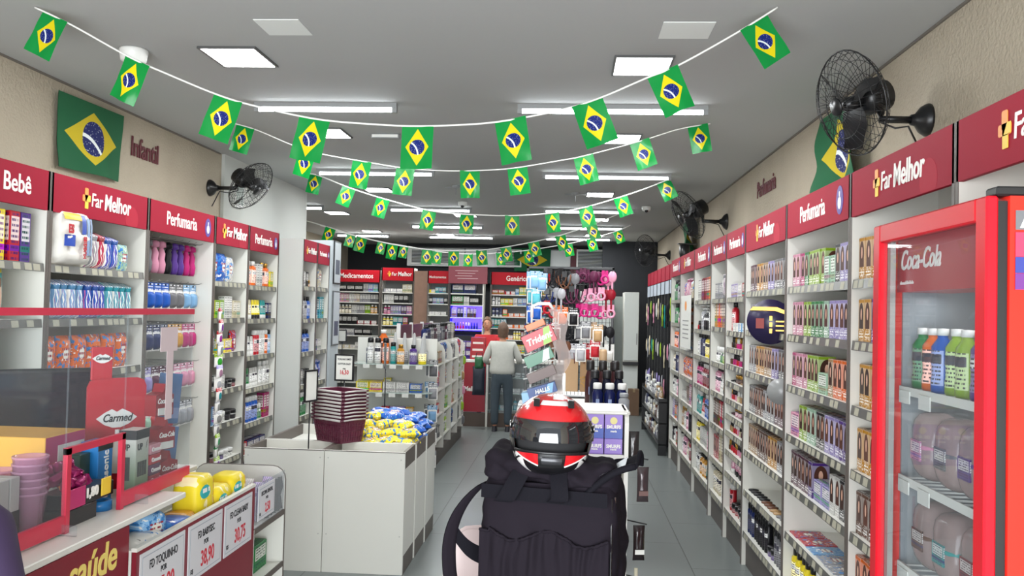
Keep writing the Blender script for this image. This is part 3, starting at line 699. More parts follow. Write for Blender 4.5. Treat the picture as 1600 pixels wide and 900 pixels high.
def header_sign(root, w, kind_, z0=2.2, z1=2.4, mat=None, words='Perfumaria'):
    b = MB(); b.box(.004, w-.004, 0, .018, z0, z1, 0, .001)
    pts = [(w*.8+.075*math.cos(a*PI/12), z0+.045+.075*math.sin(a*PI/12)) for a in range(24)]
    pts = [(min(w-.006, p[0]), max(z0+.002, p[1])) for p in pts]
    if kind_ == 'logo' and w > .6: b.prism(pts, -.0006, 0, 1)
    hd = b.build('header', [mat or crim, crim2], root)
    if kind_ == 'logo': logo(hd, w, z0, z1-z0, w*.47, min(.118, w*.17-.0))
    elif kind_:
        s = min(.125, w*.155); text(words, s, letter, hd, (w*.46 if words != 'Bebê' else 1.02, -.001, (z0+z1)/2-s*.3), 0, 'lettering', .012, 0, .0012, .84, 'CENTER')
        if words == 'Perfumaria':
            b = MB(); ex = w*.87; q = min(.05, w*.055)
            b.prism([(ex+q*math.cos(a*PI/12), (z0+z1)/2+q*1.35*math.sin(a*PI/12)) for a in range(24)], -.002, 0, 0)
            b.prism([(ex+q*.45*math.cos(a*PI/8), (z0+z1)/2-q*.25+q*.6*math.sin(a*PI/8)) for a in range(16)], -.0035, -.002, 1); b.box(ex-q*.12, ex+q*.12, -.0035, -.002, (z0+z1)/2+q*.2, (z0+z1)/2+q*.8, 1)
            b.build('emblem', [purp, letter], hd)
    return hd
def bay(fr, w, depth, levels, hk, label, H=2.4, z0h=2.2, sides=(1, 1), tags=True, st=strip, tp=tagp, words='Perfumaria', hm=None, base=.2, back=white, stripk=True):
    r = thing('shelving_unit', label, 'shelving', tuple(fr.o), fr.rz)
    bx(.02, w-.02, depth-.012, depth, base, H-.01).build('back_panel', back, r)
    for s, x in ((0, 0.0), (1, w-.02)):
        b = MB(); b.box(x, x+.02, .002, depth, .0, H, 0); b.box(x-.0005, x+.0205, 0, .002, 0, H, 1); b.build('side_panel', [white, edge], r)
    bx(.0205, w-.0205, .03, .05, 0, base).build('plinth', plin, r) if base else None
    bx(.0205, w-.0205, .02, depth-.013, H-.03, H-.01).build('top_panel', white, r)
    for i, z in enumerate(levels):
        sh = bx(.0205, w-.0205, .01, depth-.013, z-.018, z, .001).build('shelf', white, r)
        if stripk:
            b = MB(); b.quad([(.0215, .004, z-.04), (w-.0215, .004, z-.04), (w-.0215, .0095, z+.002), (.0215, .0095, z+.002)], 0); b.quad([(.0215, .0095, z-.04), (.0215, .0095, z+.002), (w-.0215, .0095, z+.002), (w-.0215, .0095, z-.04)], 0)
            if tags:
                x = .03+rnd.uniform(0, .05)
                while x < w-.1: b.quad([(x, .0034, z-.036), (x+.055, .0034, z-.036), (x+.055, .0083, z-.003), (x, .0083, z-.003)], 1); x += .058+rnd.choice((.01, .03, .06, .1))
            b.build('price_rail', [st, tp], sh)
    if hk is not None: header_sign(r, w, hk, z0h, H, hm, words)
    return r

# ------------------------------------------------------------------ right wall: long run of shelving
RX, RD, RRZ = 1.25, .385, -PI/2
LV = [1.92, 1.65, 1.365, 1.085, .81, .53, .24]
def rbay(y0, y1, lv, hk, label, **k):
    fr = Frame(RX, y1-.003, RRZ); bay(fr, y1-y0-.006, RD, lv, hk, label, base=.2, **k); return fr
def shelves(fr, w, lv, specs, place_, y=.03):
    for i, sp_ in enumerate(specs):
        if i >= len(lv): break
        where = '%s shelf of the %s' % (ORD[i], place_)
        if isinstance(sp_, str): run(fr, sp_, .03, w-.03, lv[i], where, y, fill=True)
        elif sp_: filler(fr, sp_[0], sp_[1], .028, w-.03, lv[i], where, y, sp_[2] if len(sp_) > 2 else (lv[i-1]-lv[i]-.035 if i else .24))
fr = rbay(1.86, 2.89, LV, 'logo', 'white shelving unit behind the red drinks fridge with a red logo header')
shelves(fr, 1.03, LV, ['', ''], 'bay behind the fridge')
fr = rbay(2.89, 3.94, LV, 'logo', 'white shelving unit just left of the drinks fridge, red logo header')
n_ = 'bay beside the drinks fridge'
shelves(fr, 1.05, LV, ['dye gold 3; dye purple 4; dye orange 4', 'dye gold 2; dye purple 3; dye brown 4', 'dye gold 4; dye black 3; dye plum 4', 'dye gold 3; dye brown 4; dye black 3', 'dye brown 3; dye orange 3; dye black 4', 'dye orange 3; dye gold 4', 'carton brown 4; carton gold 4'], n_)
fr = rbay(3.94, 5.07, LV, 'cat', 'white shelving unit of hair dye boxes, first bay under a Perfumaria header')
n_ = 'first Perfumaria bay on the right'
shelves(fr, 1.13, LV, ['dye pink 2; dye magenta 1; dye green 1; dye lime 4; carton mint 2; dye black 1; dye lilac 3', 'dye pink 3; dye lime 2; dye green 3; dye mint 1; _ .02; dye lilac 4', 'dye magenta 1; dye pink 3; dye lime 3; wide mint 1; dye tan 1; dye orange 5',
        'wide pink 1 1.2; dye lime 2; dye mint 2; _ .02; dye black 2; dye lilac 3; dye purple 2', 'dye plum 5; dye purple 1; wide lilac 2; dye white 2; dye black 1', 'sachet red 2; sachet sky-blue 1; sachet silver 2; sachet white 1; sachet grey 1', 'shampoo_k yellow 5; shampoo_w green 4; shampoo_k orange 3'], n_)
fr = rbay(5.07, 6.23, LV, 'logo', 'white shelving unit of hair colour with a round purple disc, red logo header')
n_ = 'bay with the round purple disc'
shelves(fr, 1.16, LV, ['dye plum 3; dye gold 2; dye tan 2; dye lilac 2; _ .02; dye grey 4', 'dye silver 4; _ .2; dye grey 3', 'dye silver 3; dye gold 3; dye tan 3; dye lilac 2; dye grey 2', 'dye grey 3; dye brown 3; dye silver 4; dye plum 4', 'dye tan 4; dye brown 4; dye gold 3; dye silver 3',
        'compact black 5; compact brown 3; compact tan 2; compact grey 3', 'aero_k navy 3; aero_k black 6; jar_k purple 2; aero_k grey 3'], n_)
lv4 = [1.89, 1.63, 1.5, 1.37, 1.235, 1.1, .98, .85, .7, .53, .24]
fr = rbay(6.23, 6.97, lv4, 'cat', 'narrow white shelving unit of make-up with many close shelves')
n_ = 'make-up bay right of the disc'
n_ = 'make-up bay beyond the disc'
nk = (['polish_k', 'polish_w', 'polish_g'], ['red', 'pink', 'plum', 'brown', 'tan', 'magenta', 'black', 'cream'], .09)
ck = (['compact', 'jar_k', 'jar_g'], ['brown', 'tan', 'black', 'plum', 'pink'], .09)
for i, sp_ in enumerate(['wide lilac 2; wide white 1; wide red 1; wide pink 1', 'shampoo_k red 1 1.1; med white 2; med sky-blue 2; med blue 2', nk, nk, ck, nk, ck, nk, nk, (['tube_w', 'tube_k', 'roll'], ['pink', 'red', 'white', 'black']), (['jar_k', 'aero_w'], ['red', 'white', 'grey'])]):
    where = '%s shelf of the %s' % ((ORD[:7]+('eighth', 'ninth', 'tenth', 'lowest'))[i], n_)
    if isinstance(sp_, str): run(fr, sp_, .03, .71, lv4[i], where, fill=i == 0)
    else: filler(fr, sp_[0], sp_[1], .03, .71, lv4[i], where, .03, .1 if i < 9 else .2)
body = (['shampoo_w', 'shampoo_k', 'pump_w', 'pump_k', 'tube_w', 'tube_k', 'aero_w', 'jar_w', 'shampoo_g'], ['white', 'pink', 'purple', 'lilac', 'navy', 'gold', 'cream', 'magenta', 'tan', 'teal', 'black'])
warm = (['shampoo_w', 'shampoo_k', 'shampoo_g', 'tube_w', 'pump_k', 'carton'], ['red', 'orange', 'gold', 'crimson', 'pink', 'yellow', 'cream', 'white', 'brown'])
box_ = (['carton', 'tall', 'dye', 'wide'], ['white', 'red', 'brown', 'orange', 'lilac', 'pink', 'cream', 'silver'])
mixk = (['aero_w', 'aero_k', 'roll', 'tube_w', 'shampoo_k', 'carton'], ['blue', 'white', 'red', 'green', 'purple', 'black', 'aqua', 'pink', 'silver'])
lv5 = [1.89, 1.65, 1.35, 1.1, .82, .53, .24]
for (y0, y1, lv, hk, lab, nm, sp_) in (
    (6.97, 7.7, lv5, 'cat', 'white shelving unit of bottles, third bay under a Perfumaria header', 'third Perfumaria bay on the right', [(['slim', 'carton'], ['white', 'cream', 'silver']), 'tall gold 2 1.1; tall orange 3 1.1; tall tan 3 1.1; pouch silver 2', 'roll white 3; roll green 2; roll lime 5; tube_w teal 2', body, 'tall brown 4; tall red 3; tall white 2; tall tan 3', box_, warm]),
    (7.7, 8.72, [1.89, 1.61, 1.36, 1.08, .8, .53, .24], 'cat', 'white shelving unit of creams, fourth bay under a Perfumaria header', 'fourth Perfumaria bay on the right', ['tall white 3; tall crimson 4; tall red 3; tall orange 4', (['pump_w', 'shampoo_w', 'tube_k', 'polish_k'], ['white', 'silver', 'black', 'red']), 'shampoo_k white 2; shampoo_k navy 3; shampoo_k yellow 4; shampoo_w lilac 3', 'shampoo_k magenta 4; shampoo_w crimson 4; shampoo_k plum 4', 'shampoo_w teal 3; tube_w red 3; shampoo_w blue 4; pump_w purple 2', warm, body]),
    (8.72, 9.8, LV, 'logo', 'white shelving unit with a white poster hung over its top shelves', 'bay with the white poster', [(['slim', 'pouch'], ['pink', 'lilac', 'brown', 'cream']), warm, (['pouch', 'tube_w'], ['white', 'grey', 'silver']), 'pouch orange 6; pouch red 2', box_, body, warm]),
    (9.8, 10.66, LV, 'cat', 'far white shelving unit beside the dark hanging panels', 'bay beside the dark panels', [mixk, mixk, warm, body, warm, box_, mixk])):
    w = y1-y0; fr = rbay(y0, y1, lv, hk, lab); shelves(fr, w, lv, sp_, nm)
# round wobbler discs on the price rails
def disc(px, py, y, rad, label, col, grey=False):
    p = at(px, py, Y=y); r = thing('promotion_disc', label, 'sign', tuple(p), R_(-18))
    b = MB(); b.lathe([(0, 0), (rad, 0), (rad, .004), (0, .004)], 40, axis='y'); b.build('card', flat('disc_'+col[1:], col, .3, var=.06, scale=9), r)
    if not grey:
        b = MB(); b.prism([(-rad*.86, rad*.5), (rad*.2, rad*.5), (rad*.86, rad*.28), (rad*.8, rad*.44), (rad*.3, rad*.66), (-rad*.74, rad*.66)], -.003, -.001, 0); b.box(-rad*.6, -rad*.25, -.003, -.001, -rad*.3, rad*.15, 1)
        for i in range(3): b.box(rad*.25, rad*.75-.01*i, -.003, -.001, rad*(-.0-.2*i), rad*(.06-.2*i), 0)
        for i in range(3): b.box(-rad*.02, rad*.1, -.003, -.001, rad*(-.5+.28*i), rad*(-.3+.28*i), 0)
        b.build('print', [gold, flat('red_print', '#8e2a22', .5)], r)
    b = MB(); b.tube([(rad*.5, .004, 0), (rad*1.1, .06, -.02), (rad*1.35, .1, -.02)], .003, 5); b.build('stem', clear, r)
disc(1203, 503, 5.25, .135, 'round dark purple promotion disc sticking out of the right shelves', '#241c3e')
disc(1219, 612, 5.1, .075, 'small grey ring-edged promotion disc low on the right shelves', '#8c8d8c', True)
p = Frame(RX, 9.6, RRZ); r = thing('hanging_poster', 'white poster with small print hung on the right shelves seven bays down', 'poster', tuple(p.w(.1, -.02, 1.4)), RRZ)
bx(0, .75, -.004, 0, 0, .55, .001).build('sheet', tagw, r); b = MB(); b.prism([(.37+.07*math.cos(a*PI/8), .44+.05*math.sin(a*PI/8)) for a in range(16)], -.006, -.004, 1)
for i in range(5): b.box(.15, .6-.03*(i % 2), -.0055, -.004, .1+i*.045, .112+i*.045, 0)
b.build('print', [flat('grey_print', '#8b8b88', .6), orange], r)

# dark hanging panels at the far end of the right wall
navy_p = flat('navy_panel', '#12141f', .5)
fr = Frame(RX, 14.4, RRZ)
r = thing('hanging_display', 'tall dark display wall of hanging accessories at the far right', 'display', tuple(fr.o), fr.rz)
bx(0, 3.7, .1, .38, 0, 2.42).build('back_panel', navy_p, r); b = MB()
for i in range(9): b.box(.02+i*.41, .05+i*.41, .06, .1, .0, 2.2, 0)
b.build('rail', black, r)
for i in range(7):
    hd = bx(.05+i*.52, .5+i*.52, .05, .09, 2.2, 2.4, .002).build('header', crim, r); bx(.07+i*.52, .48+i*.52, .046, .05, 2.02, 2.19).build('photo_card', flat('pale_card', '#a9b2bd', .5), hd)
for i in range(34):
    x = .12+(i % 12)*.3+rnd.uniform(-.04, .04); z = (1.98, 1.45, .95)[i//12]-rnd.uniform(0, .12)
    k = rnd.random(); o = None
    b = MB()
    if k < .6:
        n = 6; b.tube([(.012*math.sin(j*2.1+i), -.01, -j*.06) for j in range(n)], .011, 6, rs=[.004, .012, .006, .014, .006, .011])
        nm, lb, ct = 'hair_band', 'hair band strap', 'hair band'
    else:
        b.pillow((0, 0, -.2), .07, .02, .2, 0, seed=i, n=5); nm, lb, ct = 'accessory_pack', 'small accessory pack', 'package'
    cn = rnd.choice(('white', 'cream', 'lime', 'pink', 'grey', 'lilac', 'teal', 'silver', 'black')); o = b.build(nm, P['plain']); o.color = (*COLS[cn], 1)
    o.location = fr.w(x, .045, z); o.rotation_euler = (0, 0, RRZ)
    tag(o, '%s %s hung in the %s row of the dark far right display' % (cn, lb, ('upper', 'middle', 'lower')[i//12]), ct, '%s %s in the %s row of the dark display' % (cn, lb, ('upper', 'middle', 'lower')[i//12]))
for i, z in enumerate((.45, .72)):
    pass
lvd = [.66, .4, .14]
fr2 = Frame(RX-.11, 13.2, RRZ)
r = thing('low_rack', 'low black rack of small bottles under the dark hanging display', 'rack', tuple(fr2.o), fr2.rz)
for z in lvd: bx(0, 2.4, 0, .1, z-.015, z, .002).build('shelf', black, r)
bx(0, .02, 0, .1, 0, .7).build('side_panel', black, r); bx(2.38, 2.4, 0, .1, 0, .7).build('side_panel', black, r)
for i, z in enumerate(lvd): filler(fr2, ['roll', 'tube_w', 'aero_w', 'polish_w'], ['white', 'silver', 'tan', 'brown', 'cream', 'navy', 'grey'], .04, 2.34, z, '%s shelf of the low black rack' % ORD[i], .02, .2)

# ------------------------------------------------------------------ left wall shelving
LX, LD, LRZ = -2.63, .485, PI/2
def lbay(y0, y1, lv, hk, label, **k):
    fr = Frame(LX, y0+.003, LRZ); bay(fr, y1-y0-.006, LD, lv, hk, label, base=.12, tp=tagp, **k); return fr
L1 = [1.93, 1.65, 1.36, 1.07, .8, .5, .2]
fr = lbay(2.9, 4.19, L1, 'cat', 'nearest left shelving unit of diapers under the Bebê header', words='Bebê')
n_ = 'nearest left bay'
shelves(fr, 1.29, L1, ['_ .72; tall cream 1 1.15; tall orange 1 1.15; tall yellow 1 1.15; _ .03; tall red 1 1.15; tall purple 1 1.15', '_ .72; diaper teal 2', '_ .46; diaper teal 3', '_ .46; diaper teal 3', 'diaper green 4'], n_)
fr = lbay(4.19, 5.21, L1, 'logo', 'left shelving unit with the big cross logo header and diaper packs')
n_ = 'left bay with the cross logo'
shelves(fr, 1.02, L1, ['', 'slim sky-blue 5; slim blue 3; slim aqua 4', '', 'pouch blue 2; slim lilac 3; pouch aqua 2; slim pink 2', 'pouch blue 3; pouch green 3', 'pouch navy 5'], n_)
run(fr, '_ .42; slim silver 1; slim red 1; slim blue 2 .95; pouch mint 1 .8', .03, .98, 1.93, 'top shelf of the '+n_)
run(fr, 'pouch orange 7; slim orange 1', .03, .98, 1.36, 'third shelf of the '+n_)
b = MB(); b.pillow((0, .1, 0), .34, .17, .3, 0, seed=9, n=14); r = thing('diaper_bag', 'large white diaper pack with red and blue print on the top left shelf', 'package', tuple(fr.w(.22, -.05, 1.932)), LRZ)
b.build('wrapper', [flat('film_white', '#d9d6cf', .3, bmp=.15, bs=25)], r)
def yb(x, z):     # front of the puffed wrapper at local x, z
    u, v = x/.34+.5, z/.3; e = (max(0, 1-(2*u-1)**4)*max(0, 1-(2*v-1)**6))**.6; return .1-.085*e-.004
b = MB()
for a, (x0, x1, z0, z1) in enumerate(((-.13, .0, .24, .275), (.0, .04, .17, .27), (-.13, -.06, .1, .16), (.05, .08, .06, .26), (.09, .12, .06, .26))):
    b.grid(lambda u, v: (x0+(x1-x0)*u, yb(x0+(x1-x0)*u, z0+(z1-z0)*v)-.003, z0+(z1-z0)*v), 6, 5, (0, 1, 1, 2, 2)[a])
b.build('print', [flat('print_yellow', '#d9b52c', .4), flat('print_blue', '#2846a0', .4), flat('print_pale_blue', '#7f97b8', .4)], r)
t1 = text('HUGGIES', .036, flat('print_red', '#b3202c', .4), r, (.03, .0, .04), 0, 'lettering', .03, sx=.8); t1.rotation_euler = (0, R_(-90), 0)
text('ES', .06, MATS['print_red'], r, (-.13, .004, .17), 0, 'lettering', .05, sx=.8)
fr = lbay(5.21, 6.23, [.53, .25], 'cat', 'left shelving unit of hanging baby bottles under a Perfumaria header', stripk=False)
hr_ = [o for o in bpy.data.objects if o.name.startswith('shelving_unit') and o.parent is None][-1]
for z in (2.17, 1.88, 1.6, 1.32, 1.05):
    b = MB(); b.tube([(.03, .13, z+.006), (.98, .13, z+.006)], .004, 5)
    for q in range(9): b.tube([(.08+q*.108, .47, z+.012), (.08+q*.108, .08, z+.008), (.08+q*.108, .06, z+.018)], .0022, 4)
    b.build('hook_rail', steel, hr_)
for z, spec in ((2.16, [('red', 2), ('grey', 1), ('pink', 2), ('black', 1), ('purple', 2), ('magenta', 2)]), (1.86, [('silver', 2), ('blue', 3), ('grey', 2), ('sky-blue', 2)]), (1.58, [('pink', 2), ('navy', 3), ('gold', 2), ('magenta', 2)]), (1.3, [('lilac', 3), ('plum', 3), ('pink', 3)]), (1.03, [('mint', 3), ('red', 3), ('silver', 3)])):
    x = .07; w_ = '%s row of the hanging baby goods bay' % {2.16: 'top', 1.86: 'second', 1.58: 'third', 1.3: 'fourth', 1.03: 'lowest'}[z]
    for c, n in spec:
        for i in range(n):
            if z > 2: place(fr, 'babybottle', c, x, .1, z-.214, w_, 1.05); x += .094
            else: place(fr, 'blister', c, x, .12, z+.02, w_, 1.25); x += .108
lvf = [1.92, 1.64, 1.37, 1.09, .83, .54, .22]
fr = lbay(6.23, 6.91, lvf, 'logo', 'narrow left shelving unit with a small cross logo header')
n_ = 'narrow left logo bay'
shelves(fr, .68, lvf, ['pouch blue 2 1.1; _ .0; pouch white 1; pouch yellow 1 1.1; pouch red 1 .9', 'carton yellow 1; carton lime 2; tall white 3 .8; carton cream 2', 'pouch silver 1; wide yellow 2; pouch red 2 .85', 'jar_k silver 2; carton white 2 .8; jar_k black 2; jar_k crimson 2', 'carton sky-blue 2; jar_w white 2 1.3; jar_k black 3 1.2', 'jar_k crimson 2 1.2; jar_w purple 2; jar_w white 2', 'aero_k black 4; aero_w grey 4'], n_)
for i in range(14):
    z = 1.72-.085*i; c = rnd.choice(('silver', 'white', 'red', 'lilac', 'lime') if i < 9 else ('lime', 'green', 'silver')); b = MB()
    b.pillow((0, 0, -.1), .1, .03, .1, 0, seed=i, n=5); o = b.build('sachet_strip', P['blister']); o.color = (*COLS[c], 1); o.location = fr.w(.045, -.035-.01*(i % 2), z); o.rotation_euler = (0, 0, LRZ+rnd.uniform(-.3, .3))
    tag(o, '%s sachet hung on the strip along the narrow left logo bay' % c, 'sachet', '%s sachets hung on the left strip' % c)
lvp = [1.91, 1.63, 1.32, 1.05, .76, .5, .22]
fr = lbay(6.91, 7.65, lvp, 'cat', 'last left shelving unit before the grey panel, Perfumaria header', st=strip)
shelves(fr, .74, lvp, ['shampoo_w orange 3; tall white 2 .9; shampoo_g orange 2; carton yellow 2', 'tube_w cream 3; tube_k yellow 3; tube_w teal 2; carton navy 2; tube_w aqua 1', 'tube_w white 4; aero_w red 2; aero_w white 2; aero_w orange 1; aero_k sky-blue 2', 'tube_w green 3; tube_w white 3; shampoo_w white 3; carton blue 1', 'aero_w gold 2; aero_w blue 4; roll green 2; tall magenta 2', 'wide red 1; wide navy 3; wide blue 1', 'pouch navy 5'], 'last left bay before panel')
# second block, set forward
struct(bx(-3.12, -2.42, 7.665, 7.69, 0, 2.36).build('trim_6', pale_m))
X2 = -2.42
for i, (y0, y1, hk, nm, sp_) in enumerate(((7.7, 8.14, 'logo', 'first bay past the grey panel', ['carton white 2; carton black 1; jar_g gold 2', 'shampoo_k silver 3; shampoo_k blue 2', 'shampoo_k blue 4; shampoo_w sky-blue 1', 'carton silver 2; carton black 2', 'aero_w green 5', 'pouch yellow 1; pouch orange 2']),
        (8.14, 8.57, 'cat', 'second bay past the grey panel', ['pouch brown 1; pouch cream 2', 'tube_w sky-blue 3; tall aqua 2', 'wide purple 1; wide white 1; carton plum 1', 'slim blue 4; pouch navy 1', 'slim aqua 5', 'pouch lilac 2']))):
    fr = Frame(X2, y0+.003, LRZ); lv = [1.93, 1.63, 1.32, 1.02, .73, .42]
    bay(fr, y1-y0-.006, .6, lv, hk, 'narrow white shelving unit, %s' % nm, H=2.36, z0h=2.16, base=.12)
    shelves(fr, y1-y0, lv, sp_, nm)
struct(bx(-3.1, -2.4, 8.58, 8.9, 0, 2.42).build('trim_7', flat('pale_blue_post', '#b4bcc0', .6)))
for i, (z, lb) in enumerate(((1.98, 'upper'), (1.35, 'lower'))):
    r = thing('framed_notice', '%s framed notice on the pale post at the end of the left shelves' % lb, 'frame', (-2.399, 8.62, z), PI/2)
    bx(0, .25, -.012, 0, 0, .44 if i == 0 else .56, .002).build('frame', black if i == 0 else flat('grey_frame', '#55585a', .4), r); b = MB(); b.box(.015, .235, -.0135, -.012, .015, .425 if i == 0 else .545, 0)
    b.box(.05, .2, -.0145, -.0135, .1, .25, 1); b.build('sheet', [flat('notice_paper', '#b9c0c4', .5), flat('notice_print', '#4a4f60', .5)], r)

# ------------------------------------------------------------------ white display bins in the middle left
def bin_unit(x0, x1, y0, y1, floor_z, label, H=.8):
    r = thing('display_bin', label, 'display bin', ((x0+x1)/2, y0, 0)); w = (x1-x0)/2; d = y1-y0; t_ = .018
    b = MB(); b.box(-w, w, 0, t_, .0, H, 0, .001); b.quad([(-w, -.0006, H-.006), (w, -.0006, H-.006), (w, -.0006, H), (-w, -.0006, H)], 1)
    for sx, sz in ((-1, H-.05), (1, H-.05), (-1, .25), (1, .25)): b.prism([(sx*(w-.025)+.005*math.cos(a*PI/4), sz+.005*math.sin(a*PI/4)) for a in range(8)], -.0012, 0, 2)
    b.build('front_panel', [white, edge, flat('screw_cover', '#b8b8b2', .5)], r)
    bx(-w, w, d-t_, d, 0, H, .001).build('back_panel', white, r)
    for sx in (-1, 1):
        x = sx*w; xa, xb = (x-t_, x) if sx > 0 else (x, x+t_); b = MB(); b.box(xa, xb, t_, d-t_, .0, H-.11, 0); b.box(xa-.001, xb+.001, t_, d-t_, H-.11, H, 1); b.box(xa-.001, xb+.001, t_, d-t_, 0, .12, 1); b.build('side_panel', [white, edge], r)
    bx(-w+t_, w-t_, t_, d-t_, floor_z-.016, floor_z).build('bin_floor', white, r); return r
bin_unit(-2.13, -1.592, 5.63, 6.02, .66, 'white open display bin with an empty tray, front left of the bin block')
bin_unit(-1.588, -1.05, 5.63, 6.02, .66, 'white open display bin with an empty tray, front right of the bin block')
bin_unit(-1.588, -1.045, 6.03, 6.44, .765, 'white display bin holding yellow wipe packs behind the empty bin')
bin_unit(-1.588, -1.04, 6.45, 6.86, .765, 'white display bin holding blue wipe packs, rearmost of the bin block')
bin_unit(-2.13, -1.592, 6.03, 6.86, .72, 'deep white display bin under the basket stack')
def soft(w, d, h, seed, n=9):           # soft pack lying flat
    b = MB()
    for sg in (-1, 1):
        def fn(u, v):
            e = (max(0, 1-(2*u-1)**6)*max(0, 1-(2*v-1)**4))**.6; k = noise.noise((u*4+seed, v*4, sg*2.3))*.25
            return ((u-.5)*w*(1-.08*(1-(2*v-1)**2)), (v-.5)*d, h/2+sg*h/2*e*(1+k*(1 if 0 < u < 1 and 0 < v < 1 else 0)))
        b.grid(fn, n, n, 0, flip=(sg < 0))
    return b
soft_me = [soft(.165, .105, .05, s, 11).mesh('wipes_pack', [P['wipes']]) for s in range(4)]
i = 0
for ly, (z, nx, ny) in enumerate(((.766, 4, 7), (.815, 4, 6), (.862, 3, 5), (.905, 2, 3))):
    for a in range(nx):
        for q in range(ny):
            x = -1.5+a*.118+.03*ly+rnd.uniform(-.02, .02); y = 6.1+q*.108+(0, .06, .14, .24)[ly]+rnd.uniform(-.01, .01)
            if y > 6.8: continue
            x = min(x, -1.135)
            blue = y+.5*(x+1.5) > 6.39
            o = link('wipes_pack', soft_me[i % 4]); i += 1; o.location = (x, y, z+(.0 if ly == 0 else .004)+.02*(y-6.1)); o.rotation_euler = (R_(rnd.uniform(-8, 24)), R_(rnd.uniform(-16, 16)), R_(rnd.uniform(-60, 60)))
            c = 'blue' if blue else 'yellow'; o.color = (*COLS[c], 1); o.scale = (1.1, 1.1, 1.25)
            tag(o, '%s wipes pack heaped in the white bins behind the baskets' % c, 'package', '%s wipes packs heaped in the bins' % c)
# stacked shopping baskets
bk = flat('burgundy_plastic', '#571a32', .4); hw = flat('grey_handle', '#b9b4b0', .35)
def basket():
    r = thing('shopping_basket', 'x', 'basket'); w, d, H, tp_ = .15, .115, .165, .022
    b = MB()
    def ring_(k, z, off=0.0): ww, dd = w-tp_*(1-k)-off, d-tp_*(1-k)-off; return [(-ww, -dd, z), (ww, -dd, z), (ww, dd, z), (-ww, dd, z)]
    for s_ in range(4):
        o0, o1 = ring_(0, .0), ring_(1, H); i0_, i1_ = ring_(0, .003, .003), ring_(1, H, .003); s2 = (s_+1) % 4
        b.quad([o0[s_], o0[s2], o1[s2], o1[s_]]); b.quad([i0_[s2], i0_[s_], i1_[s_], i1_[s2]]); b.quad([o1[s_], o1[s2], i1_[s2], i1_[s_]])
        L = (Vector(o0[s2])-Vector(o0[s_])).length; n = int(L/.02)
        nrm = [(0, -1, 0), (1, 0, 0), (0, 1, 0), (-1, 0, 0)][s_]; nv = Vector(nrm)*.0015
        for j in range(1, n):
            t = j/n; A = Vector(o0[s_]).lerp(Vector(o0[s2]), t)+nv; B = Vector(o1[s_]).lerp(Vector(o1[s2]), t)+nv; b.tube([A.lerp(B, .08), A.lerp(B, .8)], .0025, 4)
        for zz in (.25, .5, .72): b.tube([Vector(o0[s_]).lerp(Vector(o1[s_]), zz)+nv, Vector(o0[s2]).lerp(Vector(o1[s2]), zz)+nv], .0022, 4)
    q = ring_(0, 0); b.quad(q[::-1]); b.quad(ring_(0, .003, .003)); b.build('basket_body', bk, r)
    b = MB(); p = ring_(1, H-.004, -.006)
    b.tube([Vector(p[i_]) for i_ in range(4)], .0065, 6, closed=True); b.build('rim', bk, r)
    for sg in (-1, 1):
        b = MB(); pts = [(-w*.75, sg*(d+.009), H-.004), (w*.0, sg*(d+.02), H+.0), (w*1.02, sg*(d+.009), H-.004)] if sg < 0 else [(-w*.9, sg*(d+.009), H-.004), (0, sg*(d+.012), H), (w*.9, sg*(d+.009), H-.004)]
        b.tube([(x, y, z) for x, y, z in pts], .0082, 6); b.tube([(sg*(w+.009), -d*.85, H-.004), (sg*(w+.014), 0, H), (sg*(w+.009), d*.85, H-.004)], .006, 6); b.build('handle', hw, r)
    return r
b0 = basket()
for i in range(9):
    o = b0 if i == 0 else tree(b0)
    o.location = (-1.6, 6.03, .802+i*.0245); o.rotation_euler = (0, 0, R_(-34+rnd.uniform(-1, 1)))
    o['label'] = 'burgundy shopping basket, %s in the stack on the white bins' % ('lowest' if i == 0 else 'topmost' if i == 8 else ('second', 'third', 'fourth', 'fifth', 'sixth', 'seventh', 'eighth')[i-1]+' from below'); o['group'] = 'stacked shopping baskets'
# framed price cards on black poles
def pole_sign(px, y, zc, base_z, w, h, yaw, label, lines, s=1.0):
    x = at(px, 560, Y=y).x; r = thing('price_sign', label, 'sign', (x, y, base_z), R_(yaw)); zc -= base_z
    b = MB(); b.tube([(0, 0, .004), (0, 0, zc-h/2)], .005, 6); b.build('pole', black, r); bx(-.04, .04, -.03, .03, 0, .005).build('foot', black, r)
    b = MB(); f = .012
    for a in ((-w/2, w/2, -h/2, -h/2+f), (-w/2, w/2, h/2-f, h/2), (-w/2, -w/2+f, -h/2+f, h/2-f), (w/2-f, w/2, -h/2+f, h/2-f)): b.box(a[0], a[1], -.012, 0, zc+a[2], zc+a[3])
    b.build('frame', black, r); cd_ = bx(-w/2+f, w/2-f, -.008, -.002, zc-h/2+f, zc+h/2-f).build('card', tagw, r)
    for i, (t_, sz, m_) in enumerate(lines): text(t_, sz, m_, cd_, (0, -.0095, zc+h/2-.045-i*.036), 0, 'lettering', .02, 0, .0006, .75, 'CENTER')
ink = flat('dark_ink', '#1d1d22', .7); redink = flat('red_ink', '#c02436', .6)
pole_sign(539, 6.5, 1.285, .765-.0, .155, .205, -8, 'framed price card 16,50 on a black pole behind the baskets', [('TOALHAS UMED', .02, ink), ('COTTON BABY', .02, ink), ('POR', .016, ink), ('16,50', .045, redink)])
pole_sign(486, 5.85, 1.2, .66, .15, .22, 72, 'price card on a black pole seen edge-on left of the baskets', [])
pole_sign(603, 6.72, 1.37, .765, .15, .2, -75, 'price card on a black pole seen edge-on above the blue wipes', [])
pole_sign(534, 9.6, 1.42, .0, .1, .14, 5, 'small far price card on a thin pole by the left shelf post', [])

